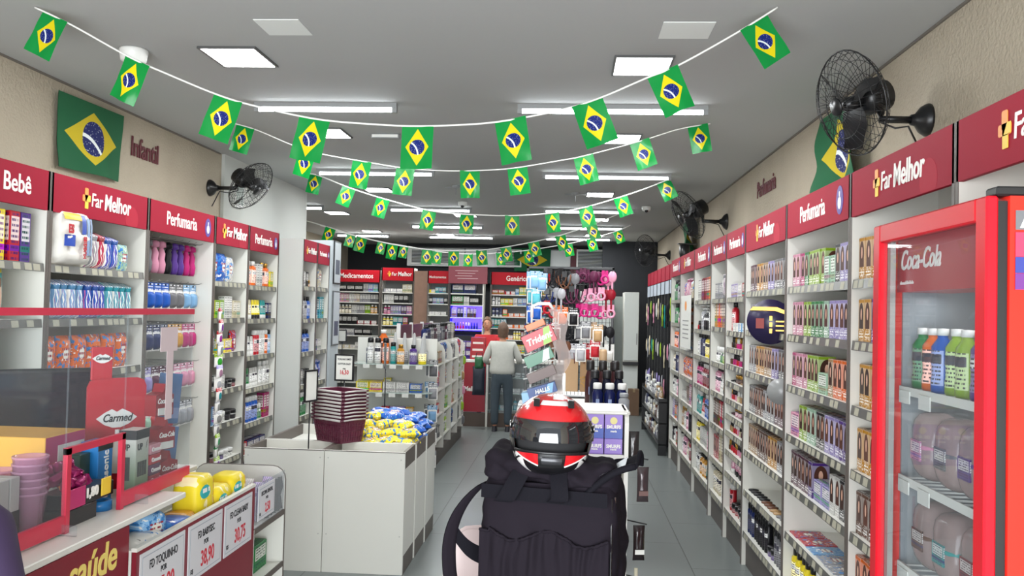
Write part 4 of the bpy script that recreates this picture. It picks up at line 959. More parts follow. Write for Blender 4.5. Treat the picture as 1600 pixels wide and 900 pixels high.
# ------------------------------------------------------------------ gondola with rounded end shelves
gx0, gx1, gy0, gy1 = -2.3, -1.42, 9.36, 11.86
r = thing('gondola', 'long white gondola with glass end shelves in the middle of the shop', 'shelving', ((gx0+gx1)/2, gy0, 0))
w = (gx1-gx0)/2; Lg = gy1-gy0
bx(-w+.38, w-.38, .02, Lg, .12, 1.4).build('core_panel', white, r); bx(-w+.02, w-.02, .0, Lg, 0, .14).build('plinth', plin, r)
bx(-w, w, -.02, .0, .14, 1.42, .004).build('end_panel', white, r)
for i in range(5):
    y = i*(Lg-.02)/4; b = MB()
    for sg in (-1, 1):
        pts = [(sg*.07, .14), (sg*w, .14), (sg*w, 1.24), (sg*(w-.03), 1.32), (sg*(w-.1), 1.36), (sg*.07, 1.36)]
        b.prism(pts if sg > 0 else pts[::-1], y, y+.02, 0)
    b.build('divider', white, r)
glv = [1.13, .84, .56, .28]
for z in glv:
    for sg in (-1, 1):
        xa, xb = sorted((sg*.06, sg*(w-.01)))
        for i in range(4): bx(xa, xb, i*(Lg-.02)/4+.021, (i+1)*(Lg-.02)/4-.001, z-.015, z).build('shelf', white, r)
bx(-.012, .012, .05, Lg-.1, 1.4, 1.56).build('top_sign', flat('burgundy_sign', '#5a1626', .4), r)
for i in range(4): bx(-.02, .02, .02+i*.75, .05+i*.75, 1.36, 1.58).build('post', wht, r)
glass_m = film('green_glass', '#9fb5aa', .3, .05)
for z in (1.158, .86, .57, .3):
    b = MB(); pts = [(-w+.0, -.022), (-w+.0, -.3), (-w+.06, -.38), (-w+.16, -.41), (w-.16, -.41), (w-.06, -.38), (w, -.3), (w, -.022)]
    b.prism(pts, z-.01, z, 0, 'xy'); sh = b.build('glass_shelf', flat('shelf_glass', '#a9b7b0', .15), r)
    b = MB()
    for k in range(5):
        if rnd.random() < .85: x = -w+.16+k*.14; bx(x, x+.07, -.418, -.41, z-.045, z-.005).build('price_tag', tagw, r)
fe = Frame(gx0, gy0-.41, 0)
for z, sp_, nm in ((1.158, '_ .12; aero_k white 2 1.3; aero_k orange 1 1.3; aero_k teal 1 1.1; shampoo_g gold 1; _ .04; shampoo_k purple 1; cone yellow 2 .9; cone lime 1 .9', 'top'), (.86, '_ .02; wide yellow 2; wide white 2; wide blue 1 .9', 'second'), (.57, '_ .3; carton red 1; carton lilac 2; carton gold 1', 'third')):
    run(fe, sp_, .05, .86, z, '%s glass shelf of the gondola end' % nm, .06)
for z, sp_, nm in ((1.158, '_ .08; shampoo_k navy 2; _ .08; cone silver 5 1.0', 'top'), (.86, 'wide yellow 2; carton yellow 1', 'second')):
    run(fe, sp_, .05, .84, z, 'back of the %s glass shelf of the gondola end' % nm, .2)
place(fe, 'drink', 'orange', .3, .26, 1.158, 'back of the top glass shelf of the gondola end', 1.5)
fg = Frame(gx1, gy0, LRZ)
for i, z in enumerate(glv+[1.36]):
    for k in range(4):
        a = k*(Lg-.02)/4+.03; c_ = (a+.59)
        kinds = (['tall', 'shampoo_k', 'pump_k', 'aero_k'], ['black', 'grey', 'silver', 'plum', 'white', 'red', 'navy']) if z > 1.3 else (['carton', 'pouch', 'wide', 'shampoo_w'], ['black', 'grey', 'lime', 'navy', 'silver', 'red', 'tan'])
        yy = .12 if z > 1.3 else .03
        filler(fg, kinds[0], kinds[1], a, c_-.02, z, '%s level of the gondola aisle side, %s section' % ((('upper', 'middle', 'lower', 'bottom', 'topmost')[i]), ORD[k] if k else 'nearest'), yy, .22)
for i in range(10):
    z = 1.2-.24*(i//2); x = gx1-.06+.055*(i % 2); o = place(Frame(x, gy0-.1-.12*(i % 2), R_(15)), 'blister', ('silver', 'grey', 'sky-blue')[i % 3], 0, 0, z, 'corner hooks of the gondola end', 1.3)
for i in range(5):
    place(Frame(gx1+.03, gy1-.35-.12*(i % 2), LRZ), 'blister', ('lime', 'tan', 'pink', 'lime', 'grey')[i], 0, 0, 1.2-.2*i, 'far corner of the gondola', 1.4)

# ------------------------------------------------------------------ pharmacy shelves at the back
BY = 15.3
medk = (['med', 'carton', 'wide', 'tall'], ['white', 'cream', 'silver', 'grey', 'sky-blue', 'pink', 'black'])
medc = (['tall', 'carton', 'shampoo_w', 'pump_w'], ['purple', 'magenta', 'yellow', 'white', 'cream', 'lime', 'lilac', 'teal', 'pink'])
vivid = (['med', 'carton', 'aero_w', 'tall'], ['red', 'yellow', 'orange', 'white', 'aqua', 'crimson', 'gold', 'sky-blue', 'teal'])
lvb = [2.03, 1.84, 1.64, 1.44, 1.24, 1.0, .7, .4]
def rear(x0, x1, label, nm, hk, words, fills, lv=lvb, H=2.42, z0h=2.2, hm=redf, y=BY, stk=False, back=flat('shelf_back_grey', '#8d8f8e', .6)):
    fr = Frame(x0, y, 0); w = x1-x0; bay(fr, w-.004, .32, lv, hk, label, H=H, z0h=z0h, words=words, hm=hm, base=.1, stripk=stk, back=back)
    for i, f in enumerate(fills):
        if not f: continue
        where = '%s shelf of the %s' % (ORD[i], nm)
        if isinstance(f, str): run(fr, f, .03, w-.03, lv[i], where, .03, sc0=1, fill=True)
        else: filler(fr, f[0], f[1], .03, w-.03, lv[i], where, .03, .15)
rear(-4.62, -4.22, 'narrow white pharmacy shelving at the far left of the back', 'far left pharmacy bay', None, '', [medk]*7, H=2.3)
rear(-4.2, -3.38, 'pharmacy shelving under the left Medicamentos header', 'left Medicamentos bay', 'cat', 'Medicamentos', [medk, medk, (['tall', 'shampoo_w', 'carton'], ['white', 'gold', 'cream', 'silver', 'lime']), (['carton', 'med'], ['black', 'crimson', 'navy', 'grey']), medk, medk])
rear(-3.37, -2.77, 'pharmacy shelving under the red logo header at the back', 'back logo bay', 'logo', '', [medk, medk, (['tall', 'shampoo_w'], ['purple', 'magenta', 'navy', 'pink', 'lilac']), medc, medk, medk], H=2.47, z0h=2.24)
rear(-2.5, -2.1, 'pharmacy shelving under the middle Medicamentos header', 'middle Medicamentos bay', 'cat', 'Medicamentos', ['med yellow 1; carton aqua 3 .8; carton teal 2 .8', 'carton black 1 .8; carton sky-blue 3 .8', 'med white 3 ; med cream 2', 'med red 3; med orange 2', medk], y=15.1)
rear(-1.38, -.3, 'pharmacy shelving under the Genéricos header', 'Genéricos bay', 'cat', 'Genéricos', ['wide red 2 .8; med red 2 .9; carton sky-blue 1 .8; carton yellow 2; carton crimson 1; carton gold 3 .9', 'pump_w white 1 .8; aero_w white 2 .7; carton yellow 3 .9; carton white 1; carton sky-blue 3', 'tube_w navy 3; carton orange 1; med orange 3; carton crimson 2 .8; carton aqua 4', 'tall teal 3 .8; tall aqua 2 .8; med orange 5', vivid, vivid], y=15.1)
struct(bx(-2.76, -2.5, 15.25, 15.6, 0, 2.42).build('trim_8', flat('wood_grain_panel', '#8a6a58', .5, var=.2, scale=14)))
# dark lit unit in the middle
fr = Frame(-2.08, 14.95, 0)
r = thing('lit_shelving_unit', 'dark shelving unit with violet lit shelves and a dark red header', 'shelving', tuple(fr.o))
dk = flat('dark_laminate', '#23252c', .5)
bx(.0, .6, .3, .32, 0, 2.42).build('back_panel', dk, r); bx(0, .02, 0, .3, 0, 2.42).build('side_panel', dk, r); bx(.58, .6, 0, .3, 0, 2.42).build('side_panel', white, r)
hd = bx(-.02, .66, -.06, .0, 2.2, 2.5, .003).build('header', crim2 if False else flat('wine_header', '#7c2030', .4), r)
b = MB(); [b.box(.1+.04*(i % 2), .5-.05*(i % 3), -.062, -.06, 2.42-i*.045, 2.428-i*.045) for i in range(4)]; b.build('print', flat('pale_print', '#c9a9a9', .5), hd)
vio = flat('violet_light', '#3a2cf0', .4, emit=3.2)
lvm = [2.03, 1.83, 1.615, 1.41]
for i, z in enumerate(lvm):
    sh = bx(.02, .58, .0, .3, z-.02, z, .002).build('shelf', white, r)
    if i >= 1: bx(.03, .57, .28, .295, z-.035, z-.022).build('light_strip', vio, sh)
bx(.02, .58, .292, .299, 1.42, 1.8).build('lit_back', vio, r)
for z in (1.79, 1.59):
    l = bpy.data.lights.new('violet_lamp', 'AREA'); l.shape = 'RECTANGLE'; l.size = .5; l.size_y = .03; l.energy = 1.6; l.color = (.15, .1, 1); o = bpy.data.objects.new('violet_lamp', l); COL.objects.link(o); o.parent = r; o.location = (.3, .06, z)
for i, f in enumerate(['wide navy 2 1.5; wide black 1 1.3', 'wide green 1 1.5; tall white 2 .7; wide black 2 1.2', 'carton lilac 1 1.2; tall black 2 .8; tall white 1 .8; tall brown 3 .8', 'polish_k crimson 3 1.5; polish_g red 2 1.5; polish_w purple 2 1.5; polish_k navy 3 1.5']): run(fr, f, .03, .57, lvm[i], '%s shelf of the violet lit unit' % ORD[i], .05)
bx(.02, .58, .02, .29, .0, 1.3).build('cupboard', dk, r)

# service counter
r = thing('service_counter', 'pharmacy service counter with a red front panel and glass section at the back', 'counter', (-1.65, 12.9, 0))
bx(0, 1.9, 0, .5, .96, 1.0, .003).build('counter_top', white, r)
rp = bx(.02, .43, .0, .02, .22, .955).build('red_panel', flat('counter_red', '#8f1c2c', .35), r); text('FarMelhor', .1, letter, rp, (.34, -.001, .53), 0, 'lettering', .03, .15, .001, .8, 'RIGHT')
bx(.02, 1.88, .005, .03, .0, .21).build('kick_panel', flat('kick_brown', '#4d4038', .5), r)
for x in (0, .44, 1.86): bx(x, x+.03, -.01, .48, 0, .96).build('post', white, r)
bx(.47, 1.86, .0, .008, .22, .955).build('glass_front', glassy, r); bx(.47, 1.86, .44, .46, .2, .955).build('back_panel', white, r)
for z in (.25, .5, .74): bx(.47, 1.86, .05, .44, z-.01, z).build('shelf', flat('shelf_glass', '', .1), r)
fc = Frame(-1.65, 12.95, 0)
for i, z in enumerate((.74, .5, .25)): filler(fc, ['jar_w', 'pump_w', 'med', 'aero_w'], ['white', 'silver', 'aqua', 'cream', 'green', 'grey'], .5, 1.84, z, '%s shelf of the glass counter' % ORD[i], .05, .18)
run(fc, 'carton purple 2', .02, .2, 1.0, 'service counter left end', .1); run(fc, 'carton purple 2', .02, .2, 1.131, 'stack on the service counter left end', .1)
r = thing('counter_display', 'red stepped counter display in front of the shop assistant', 'display', (-1.36, 12.98, 1.0))
b = MB()
for i in range(3): b.box(-.11, .11, .0+.04*i, .2, .1*i, .1+.1*i+.03, 0, .002)
b.build('body', flat('display_red', '#9c1f28', .4), r); [bx(-.08, .08, -.002+.04*i, .0+.04*i, .03+.1*i, .06+.1*i).build('price_tag', tagw, r) for i in range(3)]

# ------------------------------------------------------------------ people
HC = (0, .018, 1.595); HR = (.074, .094, .116)
def headp(az, el, s_=1.0):                # az 0 looks along +y
    x, y, z = math.sin(az)*math.cos(el), math.cos(az)*math.cos(el), math.sin(el); low = max(0, -z)
    px_ = HR[0]*x*(1-.28*low*low-.06*low); py_ = HR[1]*y*(1-.1*low*(1 if y > 0 else 2.2)); pz_ = HR[2]*z
    d = 0
    if y > 0: d = .02*math.exp(-((px_/.011)**2+((pz_+.012)/.02)**2))+.006*math.exp(-((px_/.045)**2+((pz_-.03)/.012)**2))-.007*(math.exp(-(((px_-.03)/.014)**2+((pz_-.008)/.012)**2))+math.exp(-(((px_+.03)/.014)**2+((pz_-.008)/.012)**2)))+.006*math.exp(-((px_/.022)**2+((pz_+.052)/.009)**2))+.006*math.exp(-((px_/.02)**2+((pz_+.095)/.014)**2))
    return Vector((HC[0]+px_*s_, HC[1]+py_*s_+d*s_, HC[2]+pz_*s_))
def skin(name, V, Ed, Rr, mat, parent, sub=2, root=0, flatk=None, head=None):
    me = bpy.data.meshes.new(name); me.from_pydata([Vector(v) for v in V], Ed, []); o = bpy.data.objects.new(name, me); COL.objects.link(o)
    o.modifiers.new('s', 'SKIN'); md = o.modifiers.new('u', 'SUBSURF'); md.levels = md.render_levels = sub
    for i, rr in enumerate(Rr):
        s_ = me.skin_vertices[0].data[i]; s_.radius = rr if isinstance(rr, tuple) else (rr, rr); s_.use_root = (i == root)
    dg = bpy.context.evaluated_depsgraph_get(); m2 = bpy.data.meshes.new_from_object(o.evaluated_get(dg)); bpy.data.objects.remove(o)
    
    if head:
        import bmesh
        b = MB(); b.grid(lambda u, v: headp((u-.5)*2*PI, (v-.5)*PI)*head, 48, 36, 0)
        for sx in (-1, 1): b.lathe([(0, -.006), (.012, -.008), (.019, 0), (.014, .008), (0, .005)], 12, (sx*.076*head, .012*head, 1.59*head), axis='x', sy=1.6)
        hm = b.mesh('h', [mat]); bm = bmesh.new(); bm.from_mesh(m2); bm.from_mesh(hm); bm.to_mesh(m2); bm.free(); bpy.data.meshes.remove(hm)
    m2.materials.clear(); m2.materials.append(mat); m2.polygons.foreach_set('use_smooth', [True]*len(m2.polygons)); m2.name = name
    return link(name, m2, parent)
skin_m = flat('skin', '#b98468', .5, var=.05, scale=20)
def person(loc, rz, h, label, top_m, leg_m, hair_m, arms, hairfn, jacket=True, hipw=.16, name='person'):
    """local +y is where the person looks; arms: (elbow, hand) for left and right, in metres of a 1.7 m figure"""
    k = h/1.7; r = thing('person', label, 'person', loc, rz); S_ = lambda p: tuple(q*k for q in p)
    J = {'pel': (0, 0, .93), 'waist': (0, .0, 1.08), 'chest': (0, .01, 1.28), 'neck': (0, -.005, 1.44), 'jaw': (0, .005, 1.5), 'head': (0, .015, 1.56)}
    V = [J[q] for q in ('pel', 'waist', 'chest', 'neck', 'jaw', 'head')]; Ed = [(0, 1), (1, 2), (2, 3), (3, 4), (4, 5)]; Rr = [(.13, .1), (.12, .09), (.13, .1), .052, .05, .04]
    shoe = []
    for sx, sg in ((-1, 0), (1, 1)):
        i = len(V); V += [(sx*.09, 0, .88), (sx*.1, .015, .5), (sx*.1, -.005, .09), (sx*.105, .1, .035)]; Ed += [(0, i), (i, i+1), (i+1, i+2), (i+2, i+3)]; Rr += [.08, .052, .036, .032]
        el, hd = arms[sg]; i = len(V); V += [(sx*.165, 0, 1.38), el, hd]; Ed += [(2, i), (i, i+1), (i+1, i+2)]; Rr += [.05, .038, .026]
        d = (Vector(hd)-Vector(el)).normalized(); side = Vector((1, 0, 0)) if abs(d.x) < .8 else Vector((0, 1, 0)); base = i+2
        pa = Vector(hd)+d*.05; V.append(tuple(pa)); Ed.append((base, len(V)-1)); Rr.append((.032, .018)); pi = len(V)-1
        for f in range(4):
            a = pa+side*(.024-.016*f)*-sx+d*.03; V.append(tuple(a)); Ed.append((pi, len(V)-1)); Rr.append(.0085)
            V.append(tuple(a+d*(.03, .036, .034, .024)[f]+Vector((0, .008, -.008)))); Ed.append((len(V)-2, len(V)-1)); Rr.append(.0075)
        V.append(tuple(Vector(hd)+side*.035*-sx+d*.03+Vector((0, .012, 0)))); Ed.append((base, len(V)-1)); Rr.append(.01)
    skin('body', [S_(v) for v in V], Ed, [tuple(q*k for q in x) if isinstance(x, tuple) else x*k for x in Rr], skin_m, r, head=k)
    # top
    V = [(0, 0, .86 if jacket else .95), (0, 0, 1.0), (0, 0, 1.15), (0, .005, 1.3), (0, 0, 1.415)]; Ed = [(0, 1), (1, 2), (2, 3), (3, 4)]; Rr = [(hipw+.035, .135), (hipw+.02, .13), (hipw+.0, .12), (.165, .12), (.075, .07)]
    for sx, sg in ((-1, 0), (1, 1)):
        el, hd = arms[sg]; i = len(V); h2 = Vector(el).lerp(Vector(hd), .88); V += [(sx*.17, 0, 1.365), el, tuple(h2)]; Ed += [(3, i), (i, i+1), (i+1, i+2)]; Rr += [.07, .056, .044]
    skin('top', [S_(v) for v in V], Ed, [tuple(q*k for q in x) if isinstance(x, tuple) else x*k for x in Rr], top_m, r)
    V = [(0, 0, 1.0), (0, 0, .9)]; Ed = [(0, 1)]; Rr = [(.14, .11), (hipw+.0, .125)]
    for sx in (-1, 1): i = len(V); V += [(sx*.09, 0, .8), (sx*.105, .01, .5), (sx*.105, 0, .28), (sx*.105, 0, .09)]; Ed += [(1, i), (i, i+1), (i+1, i+2), (i+2, i+3)]; Rr += [.097, .078, .068, .062]
    skin('trousers', [S_(v) for v in V], Ed, [tuple(q*k for q in x) if isinstance(x, tuple) else x*k for x in Rr], leg_m, r)
    for sx in (-1, 1):
        b = MB()
        def fn(u, v):
            a = 2*PI*u; t = v; return ((sx*.105+math.cos(a)*.046*(1-.15*t)*(1 if math.sin(a) < 0 else 1-.15*abs(math.sin(a))))*k, (.045+math.sin(a)*.125*(1-.25*t))*k, (.0+.085*t*(1-.35*max(0, math.sin(a))))*k)
        b.grid(fn, 20, 6, 0); b.lathe([(0, 0), (.04*k, 0)], 12, (sx*.105*k, .045*k, .001), sy=2.8); b.build('shoe', flat('dark_shoe', '#23242a', .6), r, True)
    hairfn(r, k)
    for sx in (-1, 1):
        p = headp(math.atan2(sx*.03, .09), .07)*k; b = MB(); b.lathe([(.011*math.cos(R_(q)), .008*math.sin(R_(q))) for q in (-90, -45, 0, 45, 90)], 12, (p.x, p.y-.004*k, p.z), mats=[0]*4); b.lathe([(.0, -.001), (.0045, 0), (0, .001)], 10, (p.x, p.y+.0065*k, p.z), mats=[1, 1], axis='y'); b.build('eye', [flat('eye_white', '#d8d2cc', .3), flat('eye_dark', '#241a18', .3)], r, True)
        p = headp(math.atan2(sx*.03, .09), .24)*k; b = MB(); b.tube([(p.x-.014*k, p.y-.002, p.z-.002), (p.x, p.y+.002, p.z+.003), (p.x+.014*k, p.y-.002, p.z-.001)], .003*k, 5); b.build('eyebrow', flat('eye_dark', '', .3), r)
    p = headp(0, -.47)*k; b = MB(); b.tube([(-.022*k, p.y-.004*k, p.z), (-.008*k, p.y+.001, p.z+.003*k), (0, p.y+.001, p.z), (.008*k, p.y+.001, p.z+.003*k), (.022*k, p.y-.004*k, p.z)], .004*k, 6, rs=[.001*k, .004*k, .005*k, .004*k, .001*k]); b.build('lips', flat('lips', '#9a5048', .5), r, True)
    return r
def bob(col, length=.17, back=.03):
    def f(r, k):
        m_ = flat('hair_'+col[1:], col, .6, var=.45, scale=40, bmp=.6, bs=70); b = MB()
        def sh(sd):
            def fn(u, v):
                a = (u-.5)*2*PI; fr = max(0, math.cos(a))**.6; low = R_(40)*fr+R_(-38)*(1-fr); el = PI/2-(PI/2-low)*v
                p = headp(a, max(el, R_(-5)), 1.13 if sd else 1.02); n = noise.noise((math.sin(a)*5, math.cos(a)*5, el*1.2))*.008+.003*math.sin(a*31+el*3)
                p = Vector((p.x*(1+n*7), p.y+(p.y-HC[1])*n*7-.004, p.z+.004))
                if el < R_(-5): t = (R_(-5)-el)/R_(33); p.z -= t*(.05+length*(1-fr)); p.x *= 1-.12*t*t; p.y += .012*t*t
                return p*k
            return fn
        b.grid(sh(1), 60, 26, 0, flip=True); b.grid(sh(0), 40, 20, 0); b.build('hair', m_, r, True)
    return f
person((-.94, 12.48, 0), 0, 1.56, 'customer seen from behind in a pale grey cardigan and dark jeans at the back counter', flat('knit_grey', '#b6b6ae', .9, var=.08, scale=25, bmp=.4, bs=40), flat('dark_denim', '#39444c', .9, var=.15, scale=20), None,
       (((-.27, .0, 1.12), (-.25, .22, 1.06)), ((.27, .0, 1.12), (.25, .24, 1.07))), bob('#5d4636', .06), hipw=.2)
person((-1.3, 13.85, 0), PI, 1.62, 'shop assistant in a red shirt facing us behind the back counter', flat('red_shirt', '#b8262c', .8, bmp=.2), flat('dark_denim', '', .9), None,
       (((-.25, .08, 1.14), (-.12, .3, 1.2)), ((.25, .08, 1.14), (.1, .3, 1.24))), bob('#6b503c', .0), jacket=False)
person((-1.19, 1.5, 0), R_(-12), 1.66, 'person in a dark purple shirt standing at the near left edge, mostly out of view', flat('purple_shirt', '#2c1c3c', .8, var=.12, scale=9, bmp=.3, bs=12), flat('black_trousers', '#17171b', .8), None,
       (((-.27, -.03, 1.12), (-.24, .15, .95)), ((.27, -.03, 1.12), (.24, .12, .93))), bob('#1d1614', .0))
r = thing('shopping_bag', 'dark green and navy bag hanging beside the customer', 'bag', (-1.29, 12.6, .62)); b = MB(); b.pillow((0, 0, -.12), .19, .09, .42, 0, seed=4); b.build('bag_body', flat('bag_navy', '#1a2230', .6), r)
b = MB(); b.pillow((0, 0, .26), .14, .08, .18, 0, seed=6); b.build('bundle', flat('bag_green', '#1c5a34', .5), r); b = MB(); b.tube([(-.05, 0, .42), (-.04, 0, .5), (.04, 0, .5), (.05, 0, .42)], .006); b.build('strap', black, r)

# ------------------------------------------------------------------ far right: tall white cabinets
for x0, x1, y, lb, hgt in ((.2, .76, 15.3, 'tall pale cabinet beside the accessory stand, left of the corridor recess', 2.12), (.98, 1.24, 15.3, 'tall white cabinet with a black ledge against the dark display', 2.12)):
    r = thing('tall_cabinet', lb, 'cabinet', ((x0+x1)/2, y, 0)); w = (x1-x0)/2
    bx(-w, w, .0, .5, .05, hgt, .004).build('body', white, r); bx(-w+.003, w-.003, .02, .48, 0, .05).build('plinth', plin, r)
    d = bx(-w+.004, w-.004, -.018, -.001, .92 if x0 > .9 else .1, hgt-.005, .003).build('door', flat('cabinet_white', '#cfd4d0', .4), r); bx(w-.04, w-.025, -.03, -.018, 1.2, 1.4, .002).build('handle', steel, d)
    if x0 > .9: bx(-w-.01, w, -.1, .0, .84, .9, .004).build('ledge', black, r); bx(-w+.004, w-.004, -.018, -.001, .06, .82, .003).build('door', flat('cabinet_white', '', .4), r)
r = thing('corridor_door', 'grey door panel in the recess between the white cabinets', 'door', (.87, 15.7, 0)); bx(-.11, .11, 0, .04, 0, 2.05, .003).build('door_leaf', flat('door_grey', '#7d837f', .5), r)
b = MB(); b.box(-.07, -.03, -.002, 0, 1.2, 1.45); b.build('notice', flat('notice_print', '', .5), r)
r = thing('cardboard_box', 'brown cardboard box standing on the floor by the far cabinets', 'box', (1.15, 14.9, 0)); b = MB(); b.box(-.09, .09, 0, .2, 0, .45, 0, .003); b.build('carton', flat('cardboard', '#6b5340', .8, var=.1), r); bx(-.02, .02, -.001, .201, .4, .451).build('tape', flat('tape_tan', '#8a7454', .4), r)

# ------------------------------------------------------------------ middle gondola with hanging hair accessories
grey_b = flat('grey_cabinet', '#8a8b88', .5)
r = thing('gondola', 'low grey gondola carrying the accessory frame and blue bottles behind the sweet rack', 'shelving', (.04, 6.0, 0))
bx(-.3, .38, 0, 1.5, .1, 1.05, .004).build('body', grey_b, r); bx(-.28, .36, .02, 1.48, 0, .1).build('plinth', plin, r); bx(-.32, .4, -.02, 1.52, 1.05, 1.07, .003).build('top_panel', white, r)
r = thing('accessory_rack', 'black grid frame of hanging hair accessories standing on the grey gondola', 'rack', (.0, 6.9, 1.07))
b = MB(); b.box(-.34, -.32, -.01, .01, 0, 1.04, 0, .002); b.box(.34, .36, -.01, .01, 0, 1.04, 0, .002); b.box(-.34, .36, -.01, .01, 1.02, 1.04, 0, .002); b.box(-.34, .36, -.06, .06, 0, .012)
b.build('frame', black, r); b = MB()
for i in range(22): b.tube([(-.3+i*.03, 0, .02), (-.3+i*.03, 0, 1.03)], .002, 4)
for i in range(20): b.tube([(-.33, 0, .05+i*.05), (.35, 0, .05+i*.05)], .002, 4)
b.build('grid', black, r)
hk = []
def hang(nm, me, words, cat, cn, loc, row, rz=0, sc=1.0):
    o = link(nm, me); o.location = loc; o.rotation_euler = (0, 0, rz); o.color = (*COLS[cn], 1); o.scale = (sc, sc, sc)
    tag(o, '%s %s, %s row of the accessory frame' % (cn, words, row), cat, '%s %s, %s row of the frame' % (cn, nm.replace('_', ' '), row)); return o
b = MB(); b.tube([(.028*math.cos(a*PI/8), 0, -.05+.028*math.sin(a*PI/8)) for a in range(16)], .009, 7, closed=True); b.box(-.025, .025, .004, .005, -.02, .02); b.box(-.003, .003, -.03, .1, .012, .016, 1); ring_me = b.mesh('hair_tie', [P['plain'], black])
b = MB(); b.tube([(.0, 0, -.19), (0, 0, -.09)], .008, 6, 0); b.lathe([(0, -.014), (.03, -.01), (.036, 0), (.03, .01), (0, .014)], 14, (0, 0, -.05), axis='y', sy=1.3); b.box(-.003, .003, -.02, .1, -.006, -.002, 1); brush_me = b.mesh('hair_brush', [P['plain'], black])
b = MB(); b.tube([(-.05*math.cos(a*PI/10), 0, -.01-.11*math.sin(a*PI/10)) for a in range(11)], .006, 6); b.box(-.02, .02, .0, .001, -.03, .015, 1); b.box(-.003, .003, -.02, .1, .005, .009, 1); band_me = b.mesh('headband', [P['plain'], black])
bl_me = KM['blister'][0]
plan = [(2.06, 'top', [('blister', 'sky-blue', 4), ('headband', 'black', 4), ('headband', 'brown', 3), ('brush', 'grey', 2), ('ring', 'plum', 3), ('brush', 'plum', 3), ('ring', 'magenta', 2), ('brush', 'pink', 2)]),
        (1.93, 'second', [('blister', 'aqua', 2), ('headband', 'navy', 3), ('brush', 'silver', 2), ('headband', 'plum', 4), ('ring', 'pink', 4), ('brush', 'crimson', 2)]),
        (1.8, 'third', [('blister', 'blue', 2), ('ring', 'red', 3), ('blister', 'orange', 2), ('blister', 'black', 2), ('ring', 'magenta', 5), ('ring', 'pink', 2)]),
        (1.66, 'fourth', [('headband', 'navy', 3), ('blister', 'crimson', 2), ('headband', 'black', 3), ('blister', 'grey', 2), ('blister', 'tan', 2), ('brush', 'black', 2)]),
        (1.52, 'fifth', [('headband', 'grey', 3), ('brush', 'brown', 3), ('blister', 'silver', 2), ('blister', 'red', 2), ('blister', 'white', 2)])]
MM = {'blister': bl_me, 'headband': band_me, 'brush': brush_me, 'ring': ring_me}; NN = {'blister': ('accessory_card', 'accessory on a hanging card', 'package'), 'headband': ('headband', 'hoop headband', 'headband'), 'brush': ('hair_brush', 'small hair brush', 'brush'), 'ring': ('hair_tie', 'round hair tie', 'hair tie')}
for z, row, its in plan:
    n = sum(q[2] for q in its); x = -.31; st_ = .66/n
    for k, c, m_ in its:
        for i in range(m_):
            nm, wd_, ct = NN[k]; hang(nm, MM[k], wd_, ct, c, (x+st_/2, 6.79-.05*(i % 2), z+rnd.uniform(-.02, .02)), row, rnd.uniform(-.3, .3)); x += st_
def gift_bag(x, c, label, spots=False):
    r = thing('paper_bag', label, 'bag', (x, 6.78, 1.13)); b = MB(); b.box(-.055, .055, -.03, .03, 0, .25, 0, .002); b.build('bag_body', flat('kraft_'+c[1:], c, .8, var=.06, scale=6), r)
    b = MB(); b.tube([(-.025, -.032, .22), (-.02, -.036, .3), (.02, -.036, .3), (.025, -.032, .22)], .003, 5); b.build('handle', flat('wine_cord', '#5c1e28', .7), r)
    if spots:
        b = MB(); rr = random.Random(3)
        for i in range(26): px_, pz_ = rr.gauss(0, .022), .09+rr.gauss(0, .022); b.prism([(px_+.006*math.cos(a), pz_+.006*math.sin(a)) for a in (0, 1.26, 2.5, 3.8, 5)], -.032, -.0305, 0)
        b.build('print', gold, r)
gift_bag(.03, '#a98a68', 'plain brown paper gift bag hanging low on the accessory frame'); gift_bag(.155, '#9a7a58', 'brown paper gift bag with gold spots hanging low on the accessory frame', True)
# blue bottles
def flask(x, y, z, col, capc, label, h=.2, grp=None):
    r = thing('drinking_flask', label, 'bottle', (x, y, z), 0, grp); b = MB(); b.lathe([(0, 0), (.036, 0), (.038, .004), (.038, h*.62), (.026, h*.75), (.024, h*.78), (0, h*.78)], 18); b.build('body', flat('flask_'+col[1:], col, .3, spec=.3), r)
    b = MB(); b.lathe([(.0, h*.78), (.03, h*.78), (.031, h*.8), (.031, h*.96), (.026, h), (0, h)], 18); b.build('cap', flat('flaskcap_'+capc[1:], capc, .4), r); bx(-.012, .012, -.0395, -.038, h*.25, h*.42).build('label_print', flat('pale_print2', '#7f8fb5', .5), r); return r
for i in range(3): flask(.215+i*.085, 6.06, 1.07, '#0f1745', '#d6d6d2', 'dark blue flask with white cap in the front row behind the purple boxes', .19, 'white capped blue flasks')
for i in range(3): flask(.2+i*.085, 6.2, 1.07, '#0c1024', '#17171a', 'tall black capped navy flask in the second row', .27, 'black capped flasks')
for i in range(2): flask(.345+i*.05, 5.997 if i else 5.998, 1.07, '#8d8f92', '#8d8f92', 'slim steel tumbler right of the blue flasks', .13, 'steel tumblers') if i else None
for i in range(3): flask(.17+i*.09, 6.35, 1.07, '#3a1c1e', '#1d1a1a', 'dark brown flask in the rear row of bottles', .33, 'dark brown flasks')
flask(.27, 6.6, 1.07, '#a88a6a', '#b89874', 'tall tan wooden-coloured tube behind the blue flasks', .4)
r = thing('broom_stick', 'pale upright stick standing in front of the grey cabinet', 'stick', (-.02, 5.9, 0)); b = MB(); b.lathe([(0, 0), (.012, 0), (.012, 1.33), (0, 1.335)], 10); b.build('stick', wht, r); b = MB(); b.box(-.04, .04, -.03, .03, 0, .04, 0, .004); b.build('foot', black, r)

